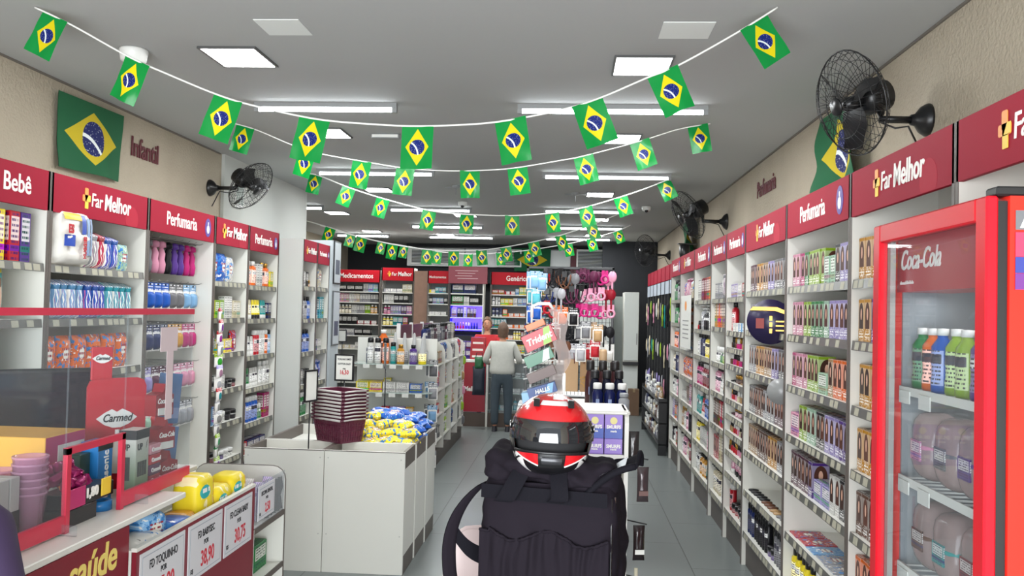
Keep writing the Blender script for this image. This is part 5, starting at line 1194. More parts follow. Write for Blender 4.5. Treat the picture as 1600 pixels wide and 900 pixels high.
# ------------------------------------------------------------------ white sweet rack behind the helmet
r = thing('sweet_rack', 'white free-standing sweets rack with rounded top corners behind the backpack', 'rack', (.03, 3.8, 0))
def arch(x):
    pts = [(0, .0), (.34, 0), (.34, 1.27)]+[(.29+.05*math.cos(R_(a)), 1.27+.05*math.sin(R_(a))) for a in (30, 60, 90)]+[(.05+.05*math.cos(R_(a)), 1.27+.05*math.sin(R_(a))) for a in (90, 120, 150)]+[(0, 1.27)]
    b = MB(); b.prism(pts, x-.009, x+.009, 0, 'yz'); return b
for x in (-.24, .235): arch(x).build('side_panel', white, r)
bx(-.23, .225, .325, .34, .05, 1.31).build('back_panel', white, r)
for z in (1.13, .82, .5, .2):
    sh = bx(-.23, .225, .0, .324, z-.012, z, .001).build('shelf', white, r); bx(-.22, .215, -.006, -.001, z-.05, z+.002).build('price_rail', tagw, sh)
bx(-.24, .24, .0, .33, 1.305, 1.32, .004).build('top_panel', white, r)
bx(.213, .224, -.004, .0, .86, 1.0).build('red_trim', flat('red_trim', '#b3202c', .4), r)
b = MB()
for z in (1.12, .84, .6):
    b.tube([(.244, .05, z), (.33, .0, z-.005)], .003, 5)
b.build('hook', black, r)
blue_m = flat('box_blue', '#2b4aa8', .4); lil_m = flat('box_lilac', '#8a6cc0', .4)
for i, x in enumerate((.012, .094, .176)):
    for j, (z, h) in enumerate(((1.13, .068), (1.1985, .106))):
        r2 = thing('sweet_box', '%s sweet box in the %s row on the white rack, %s' % ('lilac' if j == 0 else 'lilac and blue', ('lower', 'upper')[j], ('left', 'middle', 'rightmost')[i]), 'box', (.03+x+.003, 3.815, z))
        b = MB(); b.box(-.039, .039, 0, .07, 0, h, 0, .001); 
        if j: b.box(-.0385, .0385, -.0006, 0, .001, h*.42, 1); b.prism([(.016*math.cos(a*PI/7)+.0, h*.74+.016*math.sin(a*PI/7)) for a in range(14)], -.0012, -.0006, 2)
        b.build('carton', [lil_m, blue_m, flat('pale_yellow', '#d9d08a', .5)], r2)
        text('SMURFS', .021, letter, r2, (0, -.0015, h*.42), 0, 'lettering', .04, 0, .0006, .85, 'CENTER'); text('mania', .013, letter, r2, (0, -.0015, h*.27), 0, 'lettering', .03, 0, .0005, .9, 'CENTER')
for i, (z, c) in enumerate(((.97, '#4a4244'), (.72, '#2b2526'), (1.1, '#3c3a3a'))):
    r2 = thing('hanging_pack', ('shiny brown pack hung on the upper hook beside the sweet rack', 'dark pack with a white tag hung on the lower hook beside the sweet rack', 'small dark pack hung behind the shiny pack beside the sweet rack')[i], 'package', (.335+(.0, -.012, -.03)[i], 3.76+(0, 0, .16)[i], z-.03), R_(8))
    b = MB(); b.pillow((0, 0, 0), .052, .03, .15, 0, seed=i+3); b.build('wrapper', flat('pack_'+c[1:], c, .18, .3), r2); bx(-.02, .02, -.022, -.019, .03, .05).build('sticker', tagw if i == 1 else flat('brown_sticker', '#6a4a44', .4), r2) if i < 2 else None
r2 = thing('ribbon', 'knotted cream ribbon hanging low beside the sweet rack', 'ribbon', (.315, 3.78, .53)); b = MB(); b.tube([(0, 0, .12), (.0, 0, .06), (.02, 0, .02), (.012, 0, -.03), (-.01, 0, -.01), (.01, 0, .03), (-.01, 0, .05)], .009, 6); b.build('knot', flat('cream_cloth', '#b8b39c', .8), r2, True)

# tilted sweet trays above the rack
r = thing('sweet_dispenser', 'tall stepped sweets dispenser with a clear curved guard standing on the white rack', 'rack', (-.12, 3.9, 1.3205))
bx(-.1, .09, 0, .16, 0, .01, .002).build('base', wht, r); b = MB(); b.tube([(-.05, .12, .01), (-.05, .12, .43)], .005, 6); b.tube([(.06, .12, .01), (.06, .12, .4)], .005, 6)
for i in range(6): b.tube([(-.08, .06, .06+i*.055), (.07, .06, .1+i*.055)], .003, 5)
b.build('frame', wht, r)
b = MB(); b.tube([(-.05, .12, .4), (-.05, .115, .45), (-.02, .11, .465), (.03, .11, .465), (.05, .11, .44)], .008, 8); b.build('top_loop', wht, r, True)
def gd(u, v): z = .44*v; x = .045+.05*math.sin(v*PI*.9)+.012*math.sin(v*16); return (x+(u-.5)*.06, -.02+.05*u, z)
b = MB(); b.grid(gd, 6, 26, 0); b.build('guard', film('cloudy_plastic', '#d8ccc8', .5, .2), r, True)
def tbox(px, py, y, w, h, col, ang, label, word, wcol, band_=None, dz=0):
    p = at(px, py, Y=y); r2 = thing('sweet_carton', label, 'box', tuple(p)); r2.rotation_euler = (0, R_(-ang), 0)
    b = MB(); b.box(-w/2, w/2, 0, .09, -h/2, h/2, 0, .001)
    if band_: b.prism([(w*.05, -h*.5+.002), (w*.32, -h*.5+.002), (w*.45, h*.5-.002), (w*.25, h*.5-.002)], -.0012, -.0004, 1)
    b.build('carton', [flat('tray_'+col[1:], col, .35), flat('tray_'+(band_ or '#ffffff')[1:], band_ or '#ffffff', .4)], r2)
    if word: text(word, h*.55, wcol, r2, (0, -.002, -h*.18), 0, 'lettering', .03, .2, .0008, .95, 'CENTER')
tbox(842, 529, 3.84, .145, .075, '#b01f2e', 26, 'red sweet carton tilted at the top of the dispenser', 'Trident', letter, '#8fbf4a')
tbox(842, 559, 3.84, .13, .05, '#3d7a5e', 26, 'green and white sweet carton tilted in the middle of the dispenser', '', letter, '#dde8e0')
tbox(846, 585, 3.85, .13, .045, '#5c4640', 24, 'brown sweet carton tilted above the blue one', '', letter)
tbox(847, 610, 3.84, .13, .045, '#2a4a86', 18, 'blue cough sweet carton tilted low in the dispenser', 'HALLS', letter, '#7fb4d8')
tbox(826, 622, 3.845, .06, .05, '#86b6d8', 10, 'pale blue sweet packet at the foot of the dispenser', '', letter)
tbox(836, 508, 3.94, .09, .03, '#d8702a', 24, 'orange sweet carton behind the red one', '', letter)

# ------------------------------------------------------------------ chair, backpack and helmet in the foreground
pinkw = flat('chair_pale', '#cdb9b6', .35)
r = thing('bar_chair', 'pale pinkish plastic bar chair under the black backpack', 'chair', (-.125, 2.72, 0))
def backf(sd):
    def fn(u, v):
        x = (u-.5)*.56; z = .7+.3*v; cr = max(0, abs(u-.5)*2-.72)/.28; top = 1-cr**2.2*.35*v; return (x, .17+.06*(1-(2*u-1)**2)+.05*v+sd*.006, .7+.3*v*top)
    return fn
b = MB(); b.grid(backf(-1), 16, 10, 0); b.grid(backf(1), 16, 10, 0, flip=True); b.tube([backf(0)(i/24, 1) for i in range(25)], .008, 6); b.build('backrest', pinkw, r)
b = MB(); b.lathe([(.0, .66), (.2, .665), (.225, .68), (.225, .7), (.19, .698), (0, .69)], 32, power=3.2); b.build('seat', pinkw, r, True)
for sx in (-1, 1):
    for sy in (-1, 1): b = MB(); b.tube([(sx*.17, sy*.16, .67), (sx*.21, sy*.2, .004)], .012, 8); b.build('leg', steel, r)
b = MB(); b.tube([(sx*.19, sy*.18, .3) for sx, sy in ((-1, -1), (1, -1), (1, 1), (-1, 1))], .008, 6, closed=True); b.build('foot_ring', steel, r)

cloth_m = flat('backpack_cloth', '#1c181e', .9, var=.12, scale=5, bmp=.35, bs=18, spec=.08)
web = flat('black_webbing', '#141318', .85, bmp=.3, bs=120, spec=.08)
r = thing('backpack', 'large black delivery backpack with gathered front pocket standing on the pale chair', 'backpack', (-.03, 2.72, .702), R_(-14))
HB = .53
def ribbon(b, pts, wv, th=.006, mat=0, prof=None):
    pts = [Vector(p) for p in pts]; sm_ = []
    for i in range(len(pts)-1):
        p0, p1, p2, p3 = pts[max(0, i-1)], pts[i], pts[i+1], pts[min(len(pts)-1, i+2)]
        for k in range(6):
            t = k/6; sm_.append(.5*((2*p1)+(p2-p0)*t+(2*p0-5*p1+4*p2-p3)*t*t+(3*p1-p0-3*p2+p3)*t*t*t))
    sm_.append(pts[-1]); n = len(sm_)-1
    def fn(sd):
        def g(u, v):
            k = v*n; i = min(n-1, int(k)); p = sm_[i].lerp(sm_[i+1], k-i); T = (sm_[i+1]-sm_[i]).normalized(); w_ = wv(v) if callable(wv) else Vector(wv)
            N = T.cross(w_.normalized()); e = (1-abs(2*u-1)**4)**.5; return p+w_*(u-.5)+N*sd*th/2*(.3+.7*e)
        return g
    b.grid(fn(1), 6, n, mat); b.grid(fn(-1), 6, n, mat, flip=True)
b = MB()
def bodyf(u, v):
    a = 2*PI*u+PI/2; z = HB*v; k = 6; ca, sa = math.cos(a), math.sin(a); q = (abs(ca)**k+abs(sa)**k)**(-1/k)
    ends = 1-.06*(abs(2*v-1)**8); x = .212*ca*q*ends; y = .13*sa*q*ends; nz = noise.noise((x*9, y*9, z*8))*.010+noise.noise((x*20+z*9, y*24, z*22))*.007
    return (x*(1+nz*4), y+nz*(1 if sa > 0 else -1)*1.2, z)
b.grid(bodyf, 72, 40, 0); b.grid(lambda u, v: (bodyf(u, 0)[0]*v, bodyf(u, 0)[1]*v, 0), 72, 3, 0); b.grid(lambda u, v: (bodyf(u, 1)[0]*(1-v), bodyf(u, 1)[1]*(1-v), HB), 72, 3, 0)
b.build('main_body', cloth_m, r)
# gathered pocket
def ptop(u): return .375+.018*math.cos((u-.55)*PI*3.6)-.012*(u < .08)
def pk(u, v):
    x = (u-.5)*.4; z = .03+(ptop(u)-.03)*v; g = .45+.55*v**3; g = .12+.88*max(0, v-.1)**1.6; f = .006*math.sin(u*62+5*noise.noise((u*5, v*1.3, 3)))*g+.016*noise.noise((u*7, v*1.8, 7))+.007*noise.noise((u*17, v*4, 2))
    edge_ = max(0, 1-(abs(2*u-1))**10); return (x, -.133-.016*edge_*math.sin(PI*min(1, v*.9+.12))**.5-f*edge_-.004, z)
b = MB(); b.grid(pk, 120, 24, 0); b.build('front_pocket', cloth_m, r)
b = MB(); b.tube([Vector(pk(i/60, 1))+Vector((0, -.002, 0)) for i in range(61)], .005, 6, rs=[.004+.002*(i % 2) for i in range(61)]); b.build('elastic_hem', cloth_m, r, True)
b = MB(); b.grid(lambda u, v: ((u-.5)*.39, -.141-.003*math.sin(u*PI), .478+.042*v), 20, 3, 0); b.build('webbing_band', web, r)
# rolled top
def roll(u, v):
    a = 2*PI*u; x = (v-.5)*.43; e = (1-abs(2*v-1)**6)**.4; rz_ = .058+.012*math.sin(v*7+1)+.008*math.sin(v*21+1); n = noise.noise((x*11, math.cos(a)*1.6, math.sin(a)*1.6))*.036+noise.noise((x*30, math.cos(a)*3, math.sin(a)*3))*.012
    return (x, -.035+(.1+n)*math.cos(a)*e, HB+.028+(rz_+n*.7)*math.sin(a)*e+.012*math.sin(v*5+.5))
b = MB(); b.grid(roll, 40, 44, 0); b.build('rolled_top', cloth_m, r, True)
b = MB(); ribbon(b, [(-.03, -.02, HB+.11), (-.045, -.1, HB+.085), (-.075, -.15, HB+.02), (-.105, -.165, HB-.04), (-.12, -.16, HB-.055)], (.058, 0, .0)); b.build('carry_strap', web, r, True)
b = MB(); ribbon(b, [(.02, -.02, HB+.11), (.035, -.1, HB+.08), (.05, -.15, HB+.02), (.058, -.165, HB-.03), (.04, -.158, HB-.045)], (.052, 0, .0)); b.build('carry_strap', web, r, True)
b = MB()
wv = lambda v: Vector((math.cos(1.0+v*1.2)*.055, -.02, math.sin(1.0+v*1.2)*.055)) if False else Vector((.045-.02*v, .03, .02))
ribbon(b, [(-.15, -.04, HB-.0), (-.22, -.06, HB-.03), (-.28, -.08, HB-.1), (-.31, -.09, HB-.18), (-.315, -.09, HB-.27), (-.3, -.08, HB-.36), (-.23, -.06, HB-.46)], wv, .02); b.build('shoulder_strap', cloth_m, r, True)
b = MB(); ribbon(b, [(-.305, -.08, HB-.18), (-.27, -.06, HB-.23), (-.235, -.03, HB-.26), (-.2, .0, HB-.27)], (.0, .0, .055), .006); b.build('lower_strap', web, r, True)
b = MB()
for x in (.165, .185): b.tube([(.2, -.1+(x-.165)*6, z) for z in (.04, .2, .4, .5)], .004, 5)
b.build('side_zip', black, r); b = MB(); b.lathe([(0, .0), (.006, 0), (.006, .03), (0, .03)], 8, (.203, -.08, .47)); b.build('zip_pull', steel, r)
b = MB()
def flap(u, v):
    x = .12+.15*u; w_ = .03*math.sin(v*PI*2+u*3); return (x, -.13+.12*v+.02*u, HB+.03-.02*u*u+.05*u*math.sin(v*2.4+.5)+w_*.5-.06*(1-v)*(1-u)+.035*u)
b.grid(flap, 14, 10, 0); b.grid(lambda u, v: Vector(flap(.25+.5*u, .15+.6*v))+Vector((0, -.002, .006)), 14, 10, 1)
b.tube([flap(1, i/10) for i in range(11)]+[flap(1-i/6, 1) for i in range(1, 6)], .008, 6, 0); b.tube([flap(i/8, 0) for i in range(9)], .011, 6, 0); b.build('open_flap', [web, flat('silver_lining', '#9fa3a6', .35, .3, bmp=.4, bs=30)], r, True)

# helmet
r = thing('motorcycle_helmet', 'red black and white full-face helmet with dark visor resting on the backpack', 'helmet', (-.045, 2.66, 1.372), R_(2)); r.rotation_euler = (R_(-4), R_(2), R_(3))
RXh, RYh, RZh = .127, .148, .127
def sph(az, el, k=1.0):
    ce = math.cos(el); f = max(0, math.cos(az)); ch = max(0, -el-.25)*f; kk = k*(1+.28*ch*(1 if el > -.75 else max(0, 1-(-.75-el)*2)))
    low = 1.0 if el > -.45 else 1+.12*(-.45-el)
    return (RXh*kk*low*math.sin(az)*ce, -RYh*kk*low*math.cos(az)*ce, RZh*k*math.sin(el))
deg = math.degrees
def hmat(u, v):
    az = deg((u-.5)*2*PI); el = -62+152*v; a = abs(az)
    if el > 60 and a < 120 and abs(az-8) < 10: return 2
    if 47 < el < 56 and -28 < az < 32: return 2
    if el > 8: return 0
    if el > -20: return 0 if a > 110 else 1
    lo = -22-(62-a)*.42
    if 20 < a < 62 and lo < el <= -20: return 0
    if 46 < a < 105 and -58 < el < -20-(a < 62)*(62-a)*.42-5 and not (abs(el+36+(a-75)*.3) < 1.6) and abs(a-70) > 2.5: return 2
    return 1
b = MB(); NU, NV = 220, 140
i0 = 0
for jv in range(NV+1):
    for iu in range(NU): b.v.append(sph((iu/NU-.5)*2*PI, R_(-62+152*jv/NV)))
for jv in range(NV):
    for iu in range(NU):
        u, v = (iu+.5)/NU, (jv+.5)/NV; az = deg((u-.5)*2*PI); el = -62+152*v
        if abs(az) < 62 and -20 < el < 12: continue
        i2 = (iu+1) % NU; b.face([jv*NU+iu, jv*NU+i2, (jv+1)*NU+i2, (jv+1)*NU+iu], hmat(u, v), None, True)
b2 = MB()
for sg in (-1, 1): b2.tube([sph(R_(sg*a_), R_(-22-(62-a_)*.42-1.2), 1.004) for a_ in range(20, 64, 3)], .0022, 6)
hred = flat('helmet_red', '#c01a20', .22, coat=.8); hblk = flat('helmet_black', '#121214', .3, coat=.4); hwh = flat('helmet_white', '#d8d6d4', .25, coat=.6)
b.build('shell', [hred, hblk, hwh], r); b2.build('white_piping', hwh, r, True)
b = MB(); b.grid(lambda u, v: sph((u-.5)*2*PI, R_(-60+148*v), .88), 40, 24, 0, flip=True); b.build('lining', flat('helmet_lining', '#1a1a1c', .9), r)
b = MB(); b.grid(lambda u, v: sph(R_(-74+148*u), R_(-3+27*v-3*math.cos(R_(-74+148*u))), 1.045), 40, 12, 0); b.grid(lambda u, v: sph(R_(-74+148*u), R_(-3+27*v-3*math.cos(R_(-74+148*u))), 1.03), 40, 12, 0, flip=True); b.build('visor', flat('visor_dark', '#1b1c1e', .06, coat=1), r)
for sx in (-1, 1):
    p = Vector(sph(R_(sx*72), R_(12), 1.05)); b = MB(); b.lathe([(0, 0), (.012, 0), (.012, .004), (0, .005)], 14, (0, 0, 0), axis='x'); b.v = [(p.x+sx*x, p.y+y, p.z+z) for x, y, z in b.v]; b.build('visor_pivot', steel, r)
    b = MB(); p = Vector(sph(R_(sx*38), R_(50), 1.02)); b.prism([(p.y-.03, p.z-.012), (p.y+.035, p.z-.004), (p.y+.03, p.z+.012), (p.y-.01, p.z+.01)], p.x-.009, p.x+.009, 0, 'yz'); b.build('vent', hblk, r)
b = MB(); b.grid(lambda u, v: sph(R_(-14+28*u), R_(-36+10*v), 1.03+.02*math.sin(v*PI)), 10, 6, 0); b.grid(lambda u, v: sph(R_(-14+28*u), R_(-36+10*v), 1.0), 10, 6, 0, flip=True); b.build('chin_vent', flat('vent_grey', '#3a3a3d', .25, .4), r)
b = MB(); b.tube([sph(R_(-62+124*i/30), R_(-20), 1.01) for i in range(31)], .005, 6); b.tube([sph(R_(-62+124*i/30), R_(-30), .9) for i in range(31)], .01, 6); b.build('port_seal', black, r, True)

# ------------------------------------------------------------------ drinks fridge and red machine at the right
FX, FY0, FY1, FZ = .855, 1.83, 2.49, 2.01
redg = flat('fridge_red', '#bd0c1e', .3, spec=.3); redo = flat('fridge_side_red', '#e0281c', .45, spec=.2)
r = thing('drinks_fridge', 'red glass-door drinks fridge standing at the right with its door facing the aisle', 'fridge', (FX, FY0, 0)); D_ = FY1-FY0
b = MB(); X0, X1 = .047, .385
b.box(X0, X1, 0, .035, .03, FZ); b.box(X0, X1, D_-.035, D_, .03, FZ); b.box(X1-.03, X1, .035, D_-.035, .03, FZ); b.box(X0, X1, .035, D_-.035, .03, .28); b.box(X0, X1-.03, .035, D_-.035, FZ-.03, FZ)
b.build('cabinet', [redo], r)
b = MB(); b.box(X0+.02, X1-.031, .036, .045, .28, FZ-.03); b.box(X0+.02, X1-.031, D_-.045, D_-.036, .28, FZ-.03); b.box(X1-.045, X1-.031, .045, D_-.045, .28, FZ-.03); b.build('liner', flat('fridge_liner', '#878c8f', .4), r)
b = MB(); b.box(X0+.004, X0+.15, .046, D_-.046, 1.825, FZ-.031); lbx = b.build('light_box', flat('fridge_lightbox', '#a01525', .3, emit=.12), r)
t1 = text('Coca-Cola', .075, letter, lbx, (X0+.002, D_-.07, 1.885), -PI/2, 'lettering', .012, .35, .001, .78)
t1 = text('abra a felicidade', .014, letter, lbx, (X0+.002, D_-.07, 1.845), -PI/2, 'lettering', .0, .0, .001, 1)
b = MB()
for a in ((.026, .046, .008, .04, .07, FZ-.01), (.026, .046, D_-.04, D_-.008, .07, FZ-.01), (.026, .046, .04, D_-.04, FZ-.045, FZ-.01), (.026, .046, .04, D_-.04, .07, .12)): b.box(*a)
b.build('gasket', black, r)
b = MB(); w_ = .05
for a in ((0, .025, 0, w_, .08, FZ), (0, .025, D_-w_, D_, .08, FZ), (0, .025, w_, D_-w_, FZ-w_, FZ), (0, .025, w_, D_-w_, .08, .15)): b.box(*a, 0, .004)
dr = b.build('door', [redg], r)
bx(.012, .02, w_-.005, D_-w_+.005, .145, FZ-w_+.005).build('glass_pane', fridge_glass, dr)
b = MB(); b.box(.022, .036, D_-w_-.022, D_-w_, .15, FZ-w_); b.box(.022, .03, w_, w_+.012, .15, FZ-w_); b.build('glazing_bar', flat('pale_aluminium', '#b9b6b0', .35, .4), dr)
bx(.02, .09, -.001, .05, FZ, FZ+.02, .004).build('hinge', black, r)
for z in (1.565, 1.325, 1.09, .84, .58):
    b = MB()
    for i in range(12): b.tube([(X0+.02, .06+i*.048, z-.004), (X1-.05, .06+i*.048, z-.004)], .003, 4)
    b.tube([(X0+.02, .046, z-.006), (X0+.02, D_-.046, z-.006)], .006, 6); b.tube([(X1-.05, .046, z-.006), (X1-.05, D_-.046, z-.006)], .004, 6); sh = b.build('wire_shelf', wht, r)
    b = MB(); b.box(X0+.01, X0+.014, .05, D_-.05, z-.018, z+.004); b.box(X0+.006, X0+.009, .53, .6, z-.04, z-.006, 0); b.box(X0+.006, X0+.009, .4, .47, z-.045, z-.008, 0); b.build('price_rail', tagw, sh)
l = bpy.data.lights.new('fridge_fill', 'AREA'); l.shape = 'RECTANGLE'; l.size = .03; l.size_y = .5; l.energy = .35; o = bpy.data.objects.new('fridge_fill', l); COL.objects.link(o); o.parent = r; o.location = (X0+.09, D_/2, 1.815)  # fill light added to brighten the fridge interior, not a modelled lamp
ff = Frame(FX+X0+.025, FY1-.05, -PI/2)
def fr_row(spec, z, nm, y=.0): run(ff, spec, .0, .56, z, '%s shelf of the drinks fridge' % nm, y)
fr_row('drink green 1 .66; drink orange 1 .66; drink blue 1 .66; drink lime 2 .66; drink purple 1 .66; drink red 2 .66; drink plum 1 .68', 1.565, 'top')
fr_row('med brown 3', 1.565, 'top (back)', .15) if False else None
fr_row('tub pink 1 1; tub grey 1 1; tub purple 1; tub tan 1', 1.325, 'second')
fr_row('tub brown 1 ; tub teal 1; tub crimson 1; tub blue 1', 1.09, 'third')
fr_row('drink silver 3 .8; drink white 3 .8; drink red 1 .8', .84, 'fourth')
r = thing('payment_stickers', 'payment stickers with white lettering on the orange red side of the fridge', 'sticker', (FX+X0-.01, FY0-.0015, 1.735))
b = MB(); b.box(.02, .2, -.0015, 0, .205, .245, 0); b.box(.02, .2, -.0015, 0, .15, .2, 1); b.box(.02, .2, -.0015, 0, .116, .149, 2); b.box(.02, .2, -.0015, 0, .082, .115, 3)
b.build('sticker', [flat('st_grey', '#5b5b5e', .5), flat('st_red', '#d22a4c', .5), flat('st_blue', '#27307c', .5), flat('st_purple', '#5c2370', .5)], r)
text('AQUI', .04, letter, r, (.03, -.002, .21), 0, 'lettering', .03); text('elo', .035, flat('st_orange', '#e59a3a', .5), r, (.1, -.002, .162), 0, 'lettering', .03); text('VR', .03, letter, r, (.1, -.002, .087), 0, 'lettering', .03)

# ------------------------------------------------------------------ checkout counter at the left
CX, CZ = -1.32, 1.09
r = thing('checkout_counter', 'white topped checkout counter with wine red front panel at the left foreground', 'counter', (CX, 1.8, 0))
bx(-.8, -.02, 0, .765, .02, CZ-.02).build('body', white, r); bx(-.8, -.2, .766, 1.62, .02, CZ-.02).build('body', white, r)
bx(-.83, .0, -.01, 1.15, CZ-.02, CZ, .003).build('counter_top', white, r); bx(-.83, -.18, 1.1505, 1.65, CZ-.02, CZ, .003).build('counter_top', white, r)
fp = bx(-.0195, .0, .01, .762, .05, CZ-.021).build('front_panel', flat('wine_front', '#7a1526', .35), r)
text('saúde', .125, flat('cream_yellow', '#e6d070', .5), fp, (.001, .69, .965), PI/2, 'lettering', .02, .12, .001, .86, 'RIGHT')
# acrylic screen with a hatch
SX = -1.41; rs_ = thing('acrylic_screen', 'clear acrylic counter screen with red rails and a red framed hatch', 'screen', (SX, 0, CZ)); red_s = flat('screen_red', '#c9304a', .35)
zt = at(150, 492, X=SX).z-CZ; ye = 3.16; h0, h1 = 2.36, 2.68
pn = [bx(-.003, .003, 1.81, h0, .05, zt), bx(-.003, .003, h1, ye, .05, zt), bx(-.003, .003, h0, h1, .24, zt)]
for q in pn: q.build('clear_panel', glassy, rs_)
bx(-.006, .006, 1.81, ye, zt-.0, zt+.02).build('top_rail', red_s, rs_)
bx(-.006, .006, 1.81, h0, .006, .052).build('bottom_rail', red_s, rs_); bx(-.006, .006, h1, ye, .006, .052).build('bottom_rail', red_s, rs_)
b = MB(); b.box(-.007, .007, h0, h0+.02, .0, .24); b.box(-.007, .007, h1-.02, h1, .0, .24); b.box(-.007, .007, h0, h1, .222, .242); b.build('hatch_frame', red_s, rs_)
for y in (2.0, 2.34, 2.75): bx(-.05, .05, y, y+.006, .0, .03).build('foot', glassy, rs_)
for (z0, z1, y0, y1) in ((zt-.13, zt-.045, 2.9, 3.03), (zt-.37, zt-.13, 2.95, 3.0)): bx(.0035, .0045, y0, y1, z0, z1).build('taped_paper', flat('pinkish_paper', '#cbbabd', .7), rs_)
fcn = Frame(SX-.035, 0, PI/2)      # local x = world Y, local y goes left
def cbox(y0, y1, dep, z0, z1, mats, label, nm='sweet_carton', off=0.0, cat='box', front=None, parts=None):
    w = y1-y0; r = thing(nm, label, cat, (SX-.035-off, (y0+y1)/2, CZ+z0), PI/2); b = MB(); b.box(-w/2, w/2, 0, dep, 0, z1-z0, 0, .002, front=1 if len(mats) > 1 else None); b.build('carton', mats, r)
    if parts: parts(r, w, z1-z0)
    return r
def pr(fn): return fn
yel = flat('carton_yellow', '#d9a23c', .4, var=.08, scale=10); pnk = flat('carton_pink', '#b82a68', .4)
def yb_parts(r, w, h):
    b = MB(); b.box(-w*.2, w*.46, -.0025, -.0005, h*.6, h*.86, 0); b.lathe([(0, 0), (.028, 0), (.028, .002), (0, .002)], 16, (-w*.3, -.003, h*.22), axis='y'); b.build('label_print', [tagw], r)
    text('1,80', .028, ink, r, (-w*.05, -.003, h*.62), 0, 'lettering', .02); b = MB(); b.grid(lambda u, v: (-w*.1+w*.5*u, -.0015, h*(.12+.35*v)), 2, 2); b.build('picture', flat('cake_brown', '#5b3526', .5, var=.4, scale=30), r)
cbox(2.56, 2.78, .3, 0, .235, [yel, pnk], 'yellow and pink cake carton with a 1,80 price behind the screen', off=.15, parts=yb_parts)
# battery carton
def bat(r, w, h):
    b = MB(); b.box(-w/2-.0006, w/2+.0006, -.0012, .0, h*.86, h); b.box(-w/2-.0012, -w/2, 0, .06, h*.86, h); b.build('black_top', black, r)
    for sx, rz_ in ((0, 0),): text('UP', .03, ink, r, (-w*.4, -.0016, h*.7), 0, 'lettering', .03, 0, .0005, .9)
    t_ = text('UP', .03, ink, r, (-w/2-.0016, .05, h*.7), -PI/2, 'lettering', .03, 0, .0005, .8)
    b = MB(); b.prism([(w*.25, h*.7), (w*.33, h*.76), (w*.3, h*.76), (w*.36, h*.83), (w*.27, h*.77), (w*.3, h*.77)], -.0018, -.001)
    for i in range(4): b.box(-w*.36+i*w*.18, -w*.36+i*w*.18+w*.13, -.0016, 0, h*.3, h*.52)
    b.box(-w/2-.0014, -w/2, .02, .04, h*.25, h*.6); b.build('battery_print', [flat('battery_dark', '#2a2c26', .4)], r)
mg, bb_ = newmat('battery_carton'); t_ = E.nt.nodes.new('ShaderNodeTexCoord'); sp_ = E.nt.nodes.new('ShaderNodeSeparateXYZ'); E.nt.links.new(t_.outputs['Object'], sp_.inputs[0]); zz = E(sp_.outputs[2])*4.9
setc(bb_, mixc(zz.mx(0.0).mn(1.0), hx('#3f7a1e'), hx('#d3d0c8'))); bb_.inputs['Roughness'].default_value = .35
cbox(2.83, 2.92, .06, 0.0, .225, [mg], 'tall white and green battery carton marked UP behind the screen', 'battery_carton', .0, parts=bat)
def pan(r, w, h):
    text('Panasonic', .04, letter, r, (w*.18, -.0012, .01), 0, 'lettering', .02).rotation_euler = (0, R_(-90), 0); bx(-w*.5, w*.5, -.0008, 0, h*.85, h).build('black_top', black, r)
cbox(2.72, 2.81, .06, .0, .2, [flat('carton_blue', '#2474b4', .35)], 'blue battery carton with sideways white lettering behind the hatch', 'battery_carton', .07, parts=pan)
cbox(2.65, 2.71, .05, .0, .17, [flat('carton_dark_green', '#1f3a30', .4)], 'dark green carton left of the blue battery carton', 'condom_carton' if False else 'dark_carton', .09, parts=lambda r, w, h: text('CO', .03, letter, r, (-w*.4, -.0012, h*.3), 0, 'lettering', .02))
# sweets in the hatch
r = thing('sweet_tray', 'black tray with pink front and 1,80 tag, wrapped sweets in it, in the hatch', 'tray', (SX-.02, 2.55, CZ), PI/2)
b = MB(); b.box(-.14, .115, .0, .09, .05, .095, 0, .002); b.build('tray_body', [black], r); b = MB(); b.box(-.145, -.05, -.004, .0, .052, .11, 0, .001); b.build('pink_card', pnk, r); b = MB(); b.box(.035, .09, -.006, -.002, .058, .112, 0, .002); b.build('yellow_card', flat('logo_yellow', '', .5), r); text('1,80', .04, letter, r, (-.05, -.004, .07), 0, 'lettering', .03)
b = MB(); b.box(-.14, .02, .0, .085, 0, .049, 0, .002); b.build('lower_box', black, r)
cnd = []
b = MB(); b.pillow((0, 0, 0), .05, .03, .035, 0, seed=3); cm = b.mesh('wrapped_sweet', [flat('magenta_foil', '#8c1a58', .2, .5, bmp=.6, bs=60)])
for i in range(12):
    o = link('wrapped_sweet', cm); o.location = (SX-.04-.028*(i % 3), 2.43+.032*(i//3)+.008*(i % 2), CZ+.102+.02*(i % 3)); o.rotation_euler = (rnd.uniform(-.5, .5), rnd.uniform(-.5, .5), rnd.uniform(0, 3)); tag(o, 'magenta foil wrapped sweet heaped in the black tray', 'sweet', 'wrapped sweets in the tray')
cbox(2.9, 2.98, .05, .0, .045, [flat('carton_orange', '#d9662a', .4)], 'small orange carton on the counter under the sweet tray', off=.0) if False else None
r = thing('tape_roll', 'blue roll lying on the counter in the hatch', 'roll', (SX-.06, 2.655, CZ)); b = MB(); b.lathe([(.02, 0), (.038, 0), (.038, .03), (.02, .03), (.02, 0)], 20); b.build('roll', flat('carton_blue', '', .4), r)
